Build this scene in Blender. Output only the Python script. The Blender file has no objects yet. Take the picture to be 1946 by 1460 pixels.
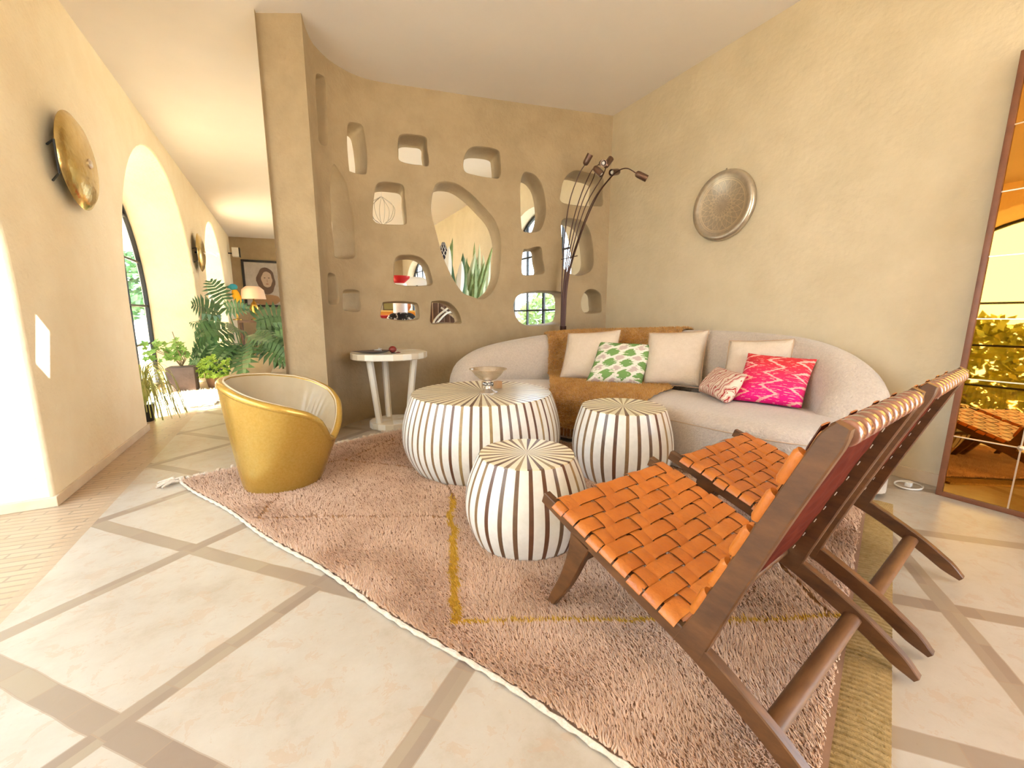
import bpy, bmesh, math, random
from mathutils import Vector, Matrix, noise
from mathutils.bvhtree import BVHTree
random.seed(7)
C = bpy.context.scene.collection
SC = bpy.context.scene
PI = math.pi

# ------------------------------------------------------------------ camera, world, lights, exposure
cam_d = bpy.data.cameras.new('camera'); cam = bpy.data.objects.new('camera', cam_d); C.objects.link(cam)
cam_d.sensor_width = 36.0; cam_d.lens = 36.0 * 785.0 / 1946.0; cam_d.clip_start = 0.02; cam_d.clip_end = 200
cam.location = (0, 0, 1.0); cam.rotation_euler = (math.radians(90 - 9.261), 0, math.radians(-28.378))
SC.camera = cam
SC.view_settings.view_transform = 'Standard'; SC.view_settings.look = 'None'
SC.view_settings.exposure = 1.0; SC.view_settings.gamma = 1.0; SC.view_settings.use_curve_mapping = False
SC.cycles.max_bounces = 10; SC.cycles.diffuse_bounces = 7; SC.cycles.glossy_bounces = 4
SC.cycles.transparent_max_bounces = 12; SC.cycles.sample_clamp_indirect = 6.0
SC.cycles.use_denoising = True; SC.cycles.caustics_reflective = False; SC.cycles.caustics_refractive = False

world = bpy.data.worlds.new('sky'); SC.world = world; world.use_nodes = True
wn = world.node_tree.nodes; wl = world.node_tree.links
for n in list(wn): wn.remove(n)
wout = wn.new('ShaderNodeOutputWorld'); wbg = wn.new('ShaderNodeBackground')
sky = wn.new('ShaderNodeTexSky'); sky.sky_type = 'HOSEK_WILKIE'; sky.turbidity = 4.0; sky.ground_albedo = 0.5
sky.sun_direction = Vector((-0.84, -0.54, 0.38)).normalized()
mixw = wn.new('ShaderNodeMixRGB'); mixw.inputs[0].default_value = 0.75; mixw.inputs[2].default_value = (0.74, 0.86, 1.0, 1)
wl.new(sky.outputs[0], mixw.inputs[1]); wl.new(mixw.outputs[0], wbg.inputs[0]); wl.new(wbg.outputs[0], wout.inputs[0])
wbg.inputs[1].default_value = 7.0

def lamp(name, kind, loc, direction, energy, color=(1, 1, 1), **kw):
    d = bpy.data.lights.new(name, kind); d.energy = energy; d.color = color
    o = bpy.data.objects.new(name, d); C.objects.link(o); o.location = loc
    o.rotation_euler = Vector(direction).to_track_quat('-Z', 'Y').to_euler()
    for k, v in kw.items(): setattr(d, k, v)
    return o
lamp('sun', 'SUN', (-9, -5, 5), (0.84, 0.54, -0.38), 62.0, (1.0, 0.89, 0.64), angle=0.01)
def portal(name, loc, direction, sx, sy):
    o = lamp(name, 'AREA', loc, direction, 1.0, shape='RECTANGLE', size=sx, size_y=sy); o.data.cycles.is_portal = True
portal('portal_arch_near', (-1.86, 1.4, 1.42), (1, 0, 0), 3.2, 2.8)
portal('portal_arch_middle', (-1.86, 6.3, 1.42), (1, 0, 0), 3.2, 2.8)
portal('portal_arch_far', (-1.86, 10.3, 1.42), (1, 0, 0), 2.7, 2.8)
portal('portal_hall', (3.68, 5.55, 1.45), (-1, 0, 0), 2.1, 2.4)
portal('portal_hall_far', (3.68, 12.0, 1.35), (-1, 0, 0), 2.3, 2.6)
portal('portal_back', (2.2, -3.3, 1.3), (0, 1, 0), 2.0, 2.6)
portal('portal_right', (3.68, -1.8, 1.5), (-1, 0, 0), 2.0, 1.8)
# added spot in place of daylight the leaning mirror throws on the left wall
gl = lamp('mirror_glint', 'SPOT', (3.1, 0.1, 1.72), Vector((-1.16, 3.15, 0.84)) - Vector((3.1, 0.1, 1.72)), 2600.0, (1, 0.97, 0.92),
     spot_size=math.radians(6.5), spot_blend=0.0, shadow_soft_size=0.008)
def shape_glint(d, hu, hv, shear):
    # light mask cuts the spot to a slanted four-sided patch
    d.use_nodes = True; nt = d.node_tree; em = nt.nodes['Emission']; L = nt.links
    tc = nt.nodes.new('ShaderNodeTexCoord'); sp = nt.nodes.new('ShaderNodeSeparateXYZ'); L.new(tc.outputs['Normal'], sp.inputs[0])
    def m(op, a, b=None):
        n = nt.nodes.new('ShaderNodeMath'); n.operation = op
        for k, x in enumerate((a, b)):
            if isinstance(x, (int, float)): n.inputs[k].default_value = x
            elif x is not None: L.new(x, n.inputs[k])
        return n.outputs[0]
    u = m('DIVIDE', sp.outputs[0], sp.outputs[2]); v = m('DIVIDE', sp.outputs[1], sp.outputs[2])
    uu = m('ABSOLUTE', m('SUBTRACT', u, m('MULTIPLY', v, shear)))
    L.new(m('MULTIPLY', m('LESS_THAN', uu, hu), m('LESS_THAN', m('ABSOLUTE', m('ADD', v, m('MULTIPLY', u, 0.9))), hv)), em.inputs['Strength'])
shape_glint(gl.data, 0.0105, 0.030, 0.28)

# ------------------------------------------------------------------ helpers
MATS = {}
def mat(name, col, rough=0.7, metal=0.0, col2=None, scale=6.0, bump=0.0, bscale=None, spec=0.5, detail=6.0, contrast=0.5, sheen=0.0, coat=0.0, stretch=None):
    """noise-mottled principled material: col..col2 mixed by object-space noise, optional bump"""
    if name in MATS: return MATS[name]
    m = bpy.data.materials.new(name); m.use_nodes = True; nt = m.node_tree; b = nt.nodes['Principled BSDF']
    b.inputs['Base Color'].default_value = (*col, 1); b.inputs['Roughness'].default_value = rough
    b.inputs['Metallic'].default_value = metal; b.inputs['Specular IOR Level'].default_value = spec
    if sheen: b.inputs['Sheen Weight'].default_value = sheen
    if coat: b.inputs['Coat Weight'].default_value = coat; b.inputs['Coat Roughness'].default_value = 0.15
    tc = nt.nodes.new('ShaderNodeTexCoord')
    if col2:
        n = nt.nodes.new('ShaderNodeTexNoise'); n.inputs['Scale'].default_value = scale; n.inputs['Detail'].default_value = detail
        n.inputs['Roughness'].default_value = 0.65
        if stretch:
            mp = nt.nodes.new('ShaderNodeMapping'); mp.inputs['Scale'].default_value = stretch; nt.links.new(tc.outputs['Object'], mp.inputs[0]); nt.links.new(mp.outputs[0], n.inputs['Vector'])
        else: nt.links.new(tc.outputs['Object'], n.inputs['Vector'])
        r = nt.nodes.new('ShaderNodeValToRGB'); r.color_ramp.elements[0].position = 0.5 - contrast * 0.4; r.color_ramp.elements[1].position = 0.5 + contrast * 0.4
        r.color_ramp.elements[0].color = (*col, 1); r.color_ramp.elements[1].color = (*col2, 1)
        nt.links.new(n.outputs['Fac'], r.inputs[0]); nt.links.new(r.outputs[0], b.inputs['Base Color'])
    if bump:
        n2 = nt.nodes.new('ShaderNodeTexNoise'); n2.inputs['Scale'].default_value = bscale or scale * 6; n2.inputs['Detail'].default_value = 4
        nt.links.new(tc.outputs['Object'], n2.inputs['Vector'])
        bp = nt.nodes.new('ShaderNodeBump'); bp.inputs['Strength'].default_value = bump; bp.inputs['Distance'].default_value = 0.01
        nt.links.new(n2.outputs['Fac'], bp.inputs['Height']); nt.links.new(bp.outputs[0], b.inputs['Normal'])
    MATS[name] = m
    return m

def obj(name, bm, m, parent=None, smooth=True, angle=40):
    me = bpy.data.meshes.new(name)
    bmesh.ops.recalc_face_normals(bm, faces=bm.faces[:])
    bm.to_mesh(me); bm.free()
    ms = m if isinstance(m, (list, tuple)) else [m]
    for x in ms: me.materials.append(x)
    o = bpy.data.objects.new(name, me); C.objects.link(o)
    if smooth:
        me.polygons.foreach_set('use_smooth', [True] * len(me.polygons))
        me.set_sharp_from_angle(angle=math.radians(angle))
    if parent: o.parent = parent
    return o
def empty(name, loc=(0, 0, 0), rz=0.0):
    o = bpy.data.objects.new(name, None); C.objects.link(o); o.location = loc; o.rotation_euler = (0, 0, rz); o.empty_display_size = 0.1
    return o
def tag(o, label=None, cat=None, group=None, kind=None):
    if label: o['label'] = label
    if cat: o['category'] = cat
    if group: o['group'] = group
    if kind: o['kind'] = kind
    return o
def thing(name, label, cat, loc=(0, 0, 0), rz=0.0, group=None): return tag(empty(name, loc, rz), label, cat, group)
def dup(root, loc=None, rz=None, label=None):
    r = root.copy(); C.objects.link(r)
    if loc is not None: r.location = loc
    if rz is not None: r.rotation_euler = (0, 0, rz)
    if label: r['label'] = label
    for ch in list(root.children):
        c = ch.copy(); C.objects.link(c); c.parent = r
        for g in list(ch.children):
            d = g.copy(); C.objects.link(d); d.parent = c
    return r

def bx(bm, x0, x1, y0, y1, z0, z1, mi=0, M=None, bev=0.0):
    vs = [Vector((x, y, z)) for x in (x0, x1) for y in (y0, y1) for z in (z0, z1)]
    if M: vs = [M @ v for v in vs]
    v = [bm.verts.new(p) for p in vs]
    fs = [bm.faces.new([v[i] for i in q]) for q in ((0, 1, 3, 2), (4, 6, 7, 5), (0, 4, 5, 1), (2, 3, 7, 6), (0, 2, 6, 4), (1, 5, 7, 3))]
    for f in fs: f.material_index = mi
    if bev:
        es = list({e for f in fs for e in f.edges})
        r = bmesh.ops.bevel(bm, geom=es, offset=bev, segments=2, affect='EDGES', profile=0.6)
        for f in r['faces']: f.material_index = mi
    return fs
def frames(pts):
    """rotation-minimising frames along pts"""
    pts = [Vector(p) for p in pts]; T = []
    for i in range(len(pts)):
        a = pts[max(i - 1, 0)]; b = pts[min(i + 1, len(pts) - 1)]; T.append((b - a).normalized())
    n = T[0].orthogonal().normalized() if abs(T[0].z) > 0.9 else T[0].cross(Vector((0, 0, 1))).normalized()
    out = []
    for t in T:
        n = (n - t * n.dot(t)).normalized(); out.append((t, n, t.cross(n)))
    return pts, out
def tube(bm, pts, r, seg=10, mi=0, caps=True, flat=1.0):
    pts, fr = frames(pts); rs = r if isinstance(r, (list, tuple)) else [r] * len(pts); rings = []
    for p, (t, n, b), rr in zip(pts, fr, rs):
        rings.append([bm.verts.new(p + n * math.cos(2 * PI * k / seg) * rr + b * math.sin(2 * PI * k / seg) * rr * flat) for k in range(seg)])
    for a, b in zip(rings, rings[1:]):
        for k in range(seg):
            f = bm.faces.new([a[k], a[(k + 1) % seg], b[(k + 1) % seg], b[k]]); f.material_index = mi
    if caps:
        bm.faces.new(rings[0]).material_index = mi; bm.faces.new(rings[-1]).material_index = mi
def bar(bm, pts, w, h, up=(0, 0, 1), mi=0, side=None):
    """rectangular bar along a polyline: w across (perpendicular to up), h along up; lists allowed"""
    pts = [Vector(p) for p in pts]; rings = []
    for i, p in enumerate(pts):
        t = (pts[min(i + 1, len(pts) - 1)] - pts[max(i - 1, 0)]).normalized()
        s = Vector(side).normalized() if side else t.cross(Vector(up)).normalized(); u = s.cross(t).normalized()
        ww = w[i] if isinstance(w, (list, tuple)) else w; hh = h[i] if isinstance(h, (list, tuple)) else h
        c = 0.22
        prof = [(-1, -1 + c), (-1 + c, -1), (1 - c, -1), (1, -1 + c), (1, 1 - c), (1 - c, 1), (-1 + c, 1), (-1, 1 - c)]
        m_ = min(ww, hh)
        ring = []
        for a, b in prof:
            aa = math.copysign(ww / 2 - (1 - abs(a)) * m_ / 2, a); bb = math.copysign(hh / 2 - (1 - abs(b)) * m_ / 2, b)
            ring.append(bm.verts.new(p + s * aa + u * bb))
        rings.append(ring)
    for a, b in zip(rings, rings[1:]):
        for k in range(8): bm.faces.new([a[k], a[(k + 1) % 8], b[(k + 1) % 8], b[k]]).material_index = mi
    bm.faces.new(rings[0]).material_index = mi; bm.faces.new(rings[-1]).material_index = mi
def lathe(bm, prof, seg=48, c=(0, 0, 0), mi=0, M=None, cap=True):
    rings = []
    for r, z in prof:
        if r < 1e-5: vs = [Vector((c[0], c[1], c[2] + z))]
        else: vs = [Vector((c[0] + r * math.cos(2 * PI * k / seg), c[1] + r * math.sin(2 * PI * k / seg), c[2] + z)) for k in range(seg)]
        if M: vs = [M @ v for v in vs]
        rings.append([bm.verts.new(v) for v in vs])
    for a, b in zip(rings, rings[1:]):
        for k in range(seg):
            q = [a[k % len(a)], a[(k + 1) % len(a)], b[(k + 1) % len(b)], b[k % len(b)]]
            q = list(dict.fromkeys(q))
            if len(q) > 2: bm.faces.new(q).material_index = mi
    if cap:
        for r in (rings[0], rings[-1]):
            if len(r) > 2: bm.faces.new(r).material_index = mi
def grid(bm, fn, nu, nv, mi=0, closed_u=False):
    """fn(u,v)->Vector for u,v in 0..1"""
    V = [[bm.verts.new(fn(i / (nu if closed_u else nu - 1), j / (nv - 1))) for j in range(nv)] for i in range(nu)]
    uvl = bm.loops.layers.uv.get('UVMap') or bm.loops.layers.uv.new('UVMap')
    for i in range(nu if closed_u else nu - 1):
        for j in range(nv - 1):
            i2 = (i + 1) % nu
            f = bm.faces.new([V[i][j], V[i2][j], V[i2][j + 1], V[i][j + 1]]); f.material_index = mi
            for l, (a, b) in zip(f.loops, ((i, j), (i + 1, j), (i + 1, j + 1), (i, j + 1))): l[uvl].uv = (a / (nu - 1), b / (nv - 1))
    return V
def prism(bm, poly, fn0, fn1, mi=0):
    """side walls and caps between two copies of an outline"""
    a = [bm.verts.new(fn0(p)) for p in poly]; b = [bm.verts.new(fn1(p)) for p in poly]; n = len(poly)
    for k in range(n): bm.faces.new([a[k], a[(k + 1) % n], b[(k + 1) % n], b[k]]).material_index = mi
    bm.faces.new(a).material_index = mi; bm.faces.new(b).material_index = mi
def catmull(P, n=8, closed=False):
    P = [Vector(p) for p in P]
    Q = ([P[-1]] + P + [P[0], P[1]]) if closed else ([2 * P[0] - P[1]] + P + [2 * P[-1] - P[-2]])
    out = []
    for i in range(1, len(Q) - 2):
        a, b, c, d = Q[i - 1], Q[i], Q[i + 1], Q[i + 2]
        for k in range(n):
            t = k / n; out.append(0.5 * (2 * b + (c - a) * t + (2 * a - 5 * b + 4 * c - d) * t * t + (3 * b - a - 3 * c + d) * t ** 3))
    if not closed: out.append(P[-1])
    return out
def boolean_cut(o, cutters):
    bpy.context.view_layer.update()
    for c in cutters:
        md = o.modifiers.new('cut', 'BOOLEAN'); md.operation = 'DIFFERENCE'; md.object = c; md.solver = 'EXACT'
    dg = bpy.context.evaluated_depsgraph_get(); dg.update()
    me = bpy.data.meshes.new_from_object(o.evaluated_get(dg)); o.modifiers.clear()
    old = o.data; o.data = me; bpy.data.meshes.remove(old)
    for c in cutters:
        d = c.data; bpy.data.objects.remove(c); bpy.data.meshes.remove(d)
    return o
def refresh(o, angle=35):
    me = o.data
    me.polygons.foreach_set('use_smooth', [True] * len(me.polygons)); me.set_sharp_from_angle(angle=math.radians(angle))
def tufts(bm, items, length, width, lean=0.35, mi=0):
    """small three-sided tapered yarn ends at (position, normal)"""
    for p, n in items:
        d = (n + Vector((random.uniform(-1, 1), random.uniform(-1, 1), random.uniform(-1, 1))) * lean).normalized()
        s = d.orthogonal().normalized(); b = d.cross(s); a0 = random.uniform(0, 6.28); L = length * random.uniform(0.6, 1.25)
        base = [bm.verts.new(p + (s * math.cos(a0 + k * 2.094) + b * math.sin(a0 + k * 2.094)) * width) for k in range(3)]
        top = bm.verts.new(p + d * L)
        for k in range(3): bm.faces.new([base[k], base[(k + 1) % 3], top]).material_index = mi

# ------------------------------------------------------------------ materials of the room
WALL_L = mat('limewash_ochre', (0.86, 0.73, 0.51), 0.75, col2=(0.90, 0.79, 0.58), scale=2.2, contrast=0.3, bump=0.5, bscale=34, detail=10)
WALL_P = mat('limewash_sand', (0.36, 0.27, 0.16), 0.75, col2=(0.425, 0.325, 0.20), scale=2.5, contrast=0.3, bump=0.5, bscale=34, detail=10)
WALL_R = mat('limewash_straw', (0.64, 0.545, 0.38), 0.75, col2=(0.71, 0.61, 0.44), scale=2.0, contrast=0.3, bump=0.35, bscale=26, detail=10)
CEIL = mat('ceiling_plaster', (0.74, 0.69, 0.655), 0.9, col2=(0.78, 0.73, 0.69), scale=1.2, bump=0.05, bscale=20)
STONE = mat('skirting_stone', (0.66, 0.52, 0.36), 0.6, col2=(0.74, 0.62, 0.46), scale=9, bump=0.1, bscale=60)
STEEL = mat('black_steel', (0.02, 0.02, 0.022), 0.45, metal=0.3)

def glass_mat():
    m = bpy.data.materials.new('window_glass'); m.use_nodes = True; nt = m.node_tree
    for n in list(nt.nodes): nt.nodes.remove(n)
    o = nt.nodes.new('ShaderNodeOutputMaterial'); t = nt.nodes.new('ShaderNodeBsdfTransparent'); g = nt.nodes.new('ShaderNodeBsdfGlossy'); mx = nt.nodes.new('ShaderNodeMixShader')
    g.inputs['Roughness'].default_value = 0.02; t.inputs[0].default_value = (0.96, 0.98, 0.98, 1); mx.inputs[0].default_value = 0.06
    nt.links.new(t.outputs[0], mx.inputs[1]); nt.links.new(g.outputs[0], mx.inputs[2]); nt.links.new(mx.outputs[0], o.inputs[0])
    return m
GLASS = glass_mat()

def N(nt, kind, **kw):
    n = nt.nodes.new(kind)
    for k, v in kw.items():
        if k.startswith('i'): n.inputs[int(k[1:])].default_value = v
        else: setattr(n, k, v)
    return n
def M_(nt, op, a, b=None, clamp=False):
    n = nt.nodes.new('ShaderNodeMath'); n.operation = op; n.use_clamp = clamp
    for i, x in enumerate((a, b)):
        if x is None: continue
        if isinstance(x, (int, float)): n.inputs[i].default_value = x
        else: nt.links.new(x, n.inputs[i])
    return n.outputs[0]
def mixc(nt, f, a, b):
    n = nt.nodes.new('ShaderNodeMixRGB')
    for i, x in enumerate((f, a, b)):
        if isinstance(x, tuple): n.inputs[i].default_value = (*x, 1)
        elif isinstance(x, (int, float)): n.inputs[i].default_value = x
        else: nt.links.new(x, n.inputs[i])
    return n.outputs[0]
def ramp(nt, f, stops):
    r = nt.nodes.new('ShaderNodeValToRGB'); e = r.color_ramp.elements
    while len(e) < len(stops): e.new(0.5)
    for x, (p, c) in zip(e, stops): x.position = p; x.color = (*c, 1)
    nt.links.new(f, r.inputs[0]); return r.outputs[0]

def floor_mat():
    m = bpy.data.materials.new('stone_slabs'); m.use_nodes = True; nt = m.node_tree; b = nt.nodes['Principled BSDF']; L = nt.links
    tc = N(nt, 'ShaderNodeTexCoord'); sp = N(nt, 'ShaderNodeSeparateXYZ'); L.new(tc.outputs['Object'], sp.inputs[0])
    wob = N(nt, 'ShaderNodeTexNoise'); wob.inputs['Scale'].default_value = 5; L.new(tc.outputs['Object'], wob.inputs['Vector'])
    X, Y = sp.outputs[0], sp.outputs[1]
    w = M_(nt, 'MULTIPLY', M_(nt, 'SUBTRACT', wob.outputs['Fac'], 0.5), 0.012)
    A = M_(nt, 'ADD', M_(nt, 'ADD', M_(nt, 'MULTIPLY', X, -0.605), M_(nt, 'MULTIPLY', Y, 0.797)), w)
    B = M_(nt, 'ADD', M_(nt, 'ADD', M_(nt, 'MULTIPLY', X, 0.741), M_(nt, 'MULTIPLY', Y, 0.672)), w)
    def cell(v, off, per):
        q = M_(nt, 'DIVIDE', M_(nt, 'SUBTRACT', v, off), per)
        fr = M_(nt, 'SUBTRACT', q, M_(nt, 'FLOOR', M_(nt, 'ADD', q, 0.5)))
        return M_(nt, 'MULTIPLY', M_(nt, 'ABSOLUTE', fr), per), M_(nt, 'FLOOR', q)
    dA, iA = cell(A, 1.255, 0.70); dB, iB = cell(B, 1.105, 0.615)
    bandA = M_(nt, 'LESS_THAN', dA, 0.029); bandB = M_(nt, 'LESS_THAN', dB, 0.031); band = M_(nt, 'MAXIMUM', bandA, bandB)
    border = M_(nt, 'LESS_THAN', X, -0.905); band = M_(nt, 'MULTIPLY', band, M_(nt, 'SUBTRACT', 1.0, border))
    n1 = N(nt, 'ShaderNodeTexNoise'); n1.inputs['Scale'].default_value = 2.6; n1.inputs['Detail'].default_value = 12; n1.inputs['Roughness'].default_value = 0.72; L.new(tc.outputs['Object'], n1.inputs['Vector'])
    n2 = N(nt, 'ShaderNodeTexNoise'); n2.inputs['Scale'].default_value = 14; n2.inputs['Detail'].default_value = 8; n2.inputs['Roughness'].default_value = 0.7; n2.inputs['Distortion'].default_value = 0.6; L.new(tc.outputs['Object'], n2.inputs['Vector'])
    cv = N(nt, 'ShaderNodeCombineXYZ'); L.new(iA, cv.inputs[0]); L.new(iB, cv.inputs[1])
    wn_ = N(nt, 'ShaderNodeTexWhiteNoise'); wn_.noise_dimensions = '2D'; L.new(cv.outputs[0], wn_.inputs['Vector'])
    slab = ramp(nt, n1.outputs['Fac'], [(0.32, (0.37, 0.305, 0.235)), (0.47, (0.455, 0.405, 0.34)), (0.65, (0.51, 0.47, 0.41))])
    slab = mixc(nt, M_(nt, 'MULTIPLY', M_(nt, 'GREATER_THAN', n2.outputs['Fac'], 0.565), 0.40), slab, (0.44, 0.30, 0.20))
    slab = mixc(nt, M_(nt, 'MULTIPLY', wn_.outputs[0], 0.22), slab, (0.50, 0.39, 0.27))
    # bands: short stone pieces with fine joints between them
    iv = N(nt, 'ShaderNodeCombineXYZ'); along = mixc(nt, bandA, A, B)
    sA = N(nt, 'ShaderNodeSeparateColor'); L.new(along, sA.inputs[0])
    q = M_(nt, 'DIVIDE', sA.outputs[0], 0.155); fl = M_(nt, 'FLOOR', q); frq = M_(nt, 'ABSOLUTE', M_(nt, 'SUBTRACT', M_(nt, 'SUBTRACT', q, fl), 0.5))
    L.new(fl, iv.inputs[0]); L.new(iA, iv.inputs[1]); wn2 = N(nt, 'ShaderNodeTexWhiteNoise'); wn2.noise_dimensions = '2D'; L.new(iv.outputs[0], wn2.inputs['Vector'])
    bandc = ramp(nt, wn2.outputs[0], [(0.0, (0.25, 0.180, 0.135)), (0.5, (0.30, 0.23, 0.17)), (1.0, (0.34, 0.27, 0.19))])
    bandc = mixc(nt, M_(nt, 'MULTIPLY', n2.outputs['Fac'], 0.35), bandc, (0.38, 0.31, 0.25))
    bandc = mixc(nt, M_(nt, 'GREATER_THAN', frq, 0.488), bandc, (0.33, 0.24, 0.17))
    col = mixc(nt, band, slab, bandc)
    edge = M_(nt, 'MAXIMUM', M_(nt, 'MULTIPLY', M_(nt, 'LESS_THAN', M_(nt, 'ABSOLUTE', M_(nt, 'SUBTRACT', dA, 0.030)), 0.0022), M_(nt, 'GREATER_THAN', dB, 0.03)),
              M_(nt, 'MULTIPLY', M_(nt, 'LESS_THAN', M_(nt, 'ABSOLUTE', M_(nt, 'SUBTRACT', dB, 0.032)), 0.0022), M_(nt, 'GREATER_THAN', dA, 0.03)))
    edge = M_(nt, 'MULTIPLY', edge, M_(nt, 'SUBTRACT', 1.0, border))
    col = mixc(nt, M_(nt, 'MULTIPLY', edge, 0.55), col, (0.30, 0.20, 0.13))
    # brick border along the wall with the arches
    br = N(nt, 'ShaderNodeTexBrick'); br.offset = 0.5; br.squash = 1.0
    mp = N(nt, 'ShaderNodeMapping'); mp.inputs['Rotation'].default_value = (0, 0, math.radians(8)); L.new(tc.outputs['Object'], mp.inputs[0]); L.new(mp.outputs[0], br.inputs['Vector'])
    br.inputs['Color1'].default_value = (0.44, 0.29, 0.165, 1); br.inputs['Color2'].default_value = (0.52, 0.36, 0.22, 1); br.inputs['Mortar'].default_value = (0.28, 0.19, 0.11, 1)
    br.inputs['Scale'].default_value = 1.0; br.inputs['Mortar Size'].default_value = 0.005; br.inputs['Brick Width'].default_value = 0.24; br.inputs['Row Height'].default_value = 0.042
    bc = mixc(nt, 0.25, br.outputs[0], slab)
    col = mixc(nt, border, col, bc)
    rim = M_(nt, 'LESS_THAN', M_(nt, 'ABSOLUTE', M_(nt, 'SUBTRACT', X, -0.925)), 0.02)
    col = mixc(nt, M_(nt, 'MULTIPLY', rim, 0.75), col, (0.42, 0.31, 0.21))
    L.new(col, b.inputs['Base Color'])
    L.new(M_(nt, 'ADD', M_(nt, 'MULTIPLY', n2.outputs['Fac'], 0.25), 0.20), b.inputs['Roughness'])
    h = M_(nt, 'SUBTRACT', M_(nt, 'MULTIPLY', n2.outputs['Fac'], 0.25), M_(nt, 'ADD', M_(nt, 'MULTIPLY', edge, 0.8), M_(nt, 'MULTIPLY', M_(nt, 'MULTIPLY', br.outputs['Fac'], border), 1.0)))
    bp = N(nt, 'ShaderNodeBump'); bp.inputs['Strength'].default_value = 0.35; bp.inputs['Distance'].default_value = 0.006; L.new(h, bp.inputs['Height']); L.new(bp.outputs[0], b.inputs['Normal'])
    return m

# ------------------------------------------------------------------ the room
def zc(x): return 3.06 + 0.028 * (x + 1.16)
bm = bmesh.new(); bx(bm, -1.80, 3.62, -3.3, 13.5, -0.12, 0.0)
tag(obj('floor', bm, floor_mat(), smooth=False), 'cream stone slab floor crossed by brown stone bands', kind='structure')
bm = bmesh.new()
v = [bm.verts.new(p) for p in ((-1.95, -3.4, zc(-1.95)), (3.75, -3.4, zc(3.75)), (3.75, 13.6, zc(3.75)), (-1.95, 13.6, zc(-1.95)), (-1.95, -3.4, 3.45), (3.75, -3.4, 3.45), (3.75, 13.6, 3.45), (-1.95, 13.6, 3.45))]
for q in ((3, 2, 1, 0), (4, 5, 6, 7), (0, 1, 5, 4), (1, 2, 6, 5), (2, 3, 7, 6), (3, 0, 4, 7)): bm.faces.new([v[i] for i in q])
tag(obj('ceiling', bm, CEIL, smooth=False), 'pale plaster ceiling', kind='structure')

def arch_outline(c, hw, spring, rise, z0=-0.3, n=28):
    return [(c - hw, z0)] + [(c - hw * math.cos(PI * k / n), spring + rise * math.sin(PI * k / n)) for k in range(n + 1)] + [(c + hw, z0)]
ARCHES = [(1.39, 1.60, 1.15, 1.66), (6.30, 1.60, 1.15, 1.66), (10.30, 1.30, 1.45, 1.36)]
bm = bmesh.new(); bx(bm, -1.80, -1.16, -3.3, 13.5, -0.1, 3.30)
wl_ = obj('wall_left', bm, WALL_L, smooth=False)
cut = []
for a in ARCHES:
    b2 = bmesh.new(); ol = arch_outline(*a, z0=-0.5); prism(b2, ol, lambda p: Vector((-2.2, p[0], p[1])), lambda p: Vector((-0.8, p[0], p[1])))
    cut.append(obj('cutter', b2, WALL_L, smooth=False))
boolean_cut(wl_, cut); refresh(wl_, 30)
md = wl_.modifiers.new('soft_edges', 'BEVEL'); md.width = 0.018; md.segments = 3; md.limit_method = 'ANGLE'; md.angle_limit = math.radians(50)
tag(wl_, 'ochre limewashed wall with tall arched openings', kind='structure')

bm = bmesh.new(); bx(bm, 3.34, 3.62, -3.3, 13.5, -0.1, 3.30)
wr_ = obj('wall_right', bm, WALL_R, smooth=False)
b2 = bmesh.new(); prism(b2, arch_outline(5.55, 1.0, 1.6, 1.0, z0=0.25), lambda p: Vector((3.0, p[0], p[1])), lambda p: Vector((4.0, p[0], p[1])))
b4 = bmesh.new(); bx(b4, 3.0, 4.0, -2.8, -0.8, 0.6, 2.4)  # opening behind the camera, added so daylight reaches the left wall
b3 = bmesh.new(); prism(b3, arch_outline(12.0, 1.1, 1.6, 1.0, z0=0.0), lambda p: Vector((3.0, p[0], p[1])), lambda p: Vector((4.0, p[0], p[1])))  # hole for the window added to brighten the hall
boolean_cut(wr_, [obj('cutter', b2, WALL_R, smooth=False), obj('cutter', b3, WALL_R, smooth=False), obj('cutter', b4, WALL_R, smooth=False)]); refresh(wr_, 30)
tag(wr_, 'straw coloured limewashed wall behind the sofa', kind='structure')

bm = bmesh.new(); bx(bm, -1.80, 3.62, 13.4, 13.6, -0.1, 3.3)
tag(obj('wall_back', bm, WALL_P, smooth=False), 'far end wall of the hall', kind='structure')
bm = bmesh.new()   # wall behind the camera, its wide opening added to let daylight in
bx(bm, -1.80, 1.2, -3.4, -3.2, -0.1, 3.3); bx(bm, 3.2, 3.62, -3.4, -3.2, -0.1, 3.3); bx(bm, 1.2, 3.2, -3.4, -3.2, 2.6, 3.3)
tag(obj('wall_front', bm, WALL_P, smooth=False), 'wall behind the camera with an opening added for light', kind='structure')

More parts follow.
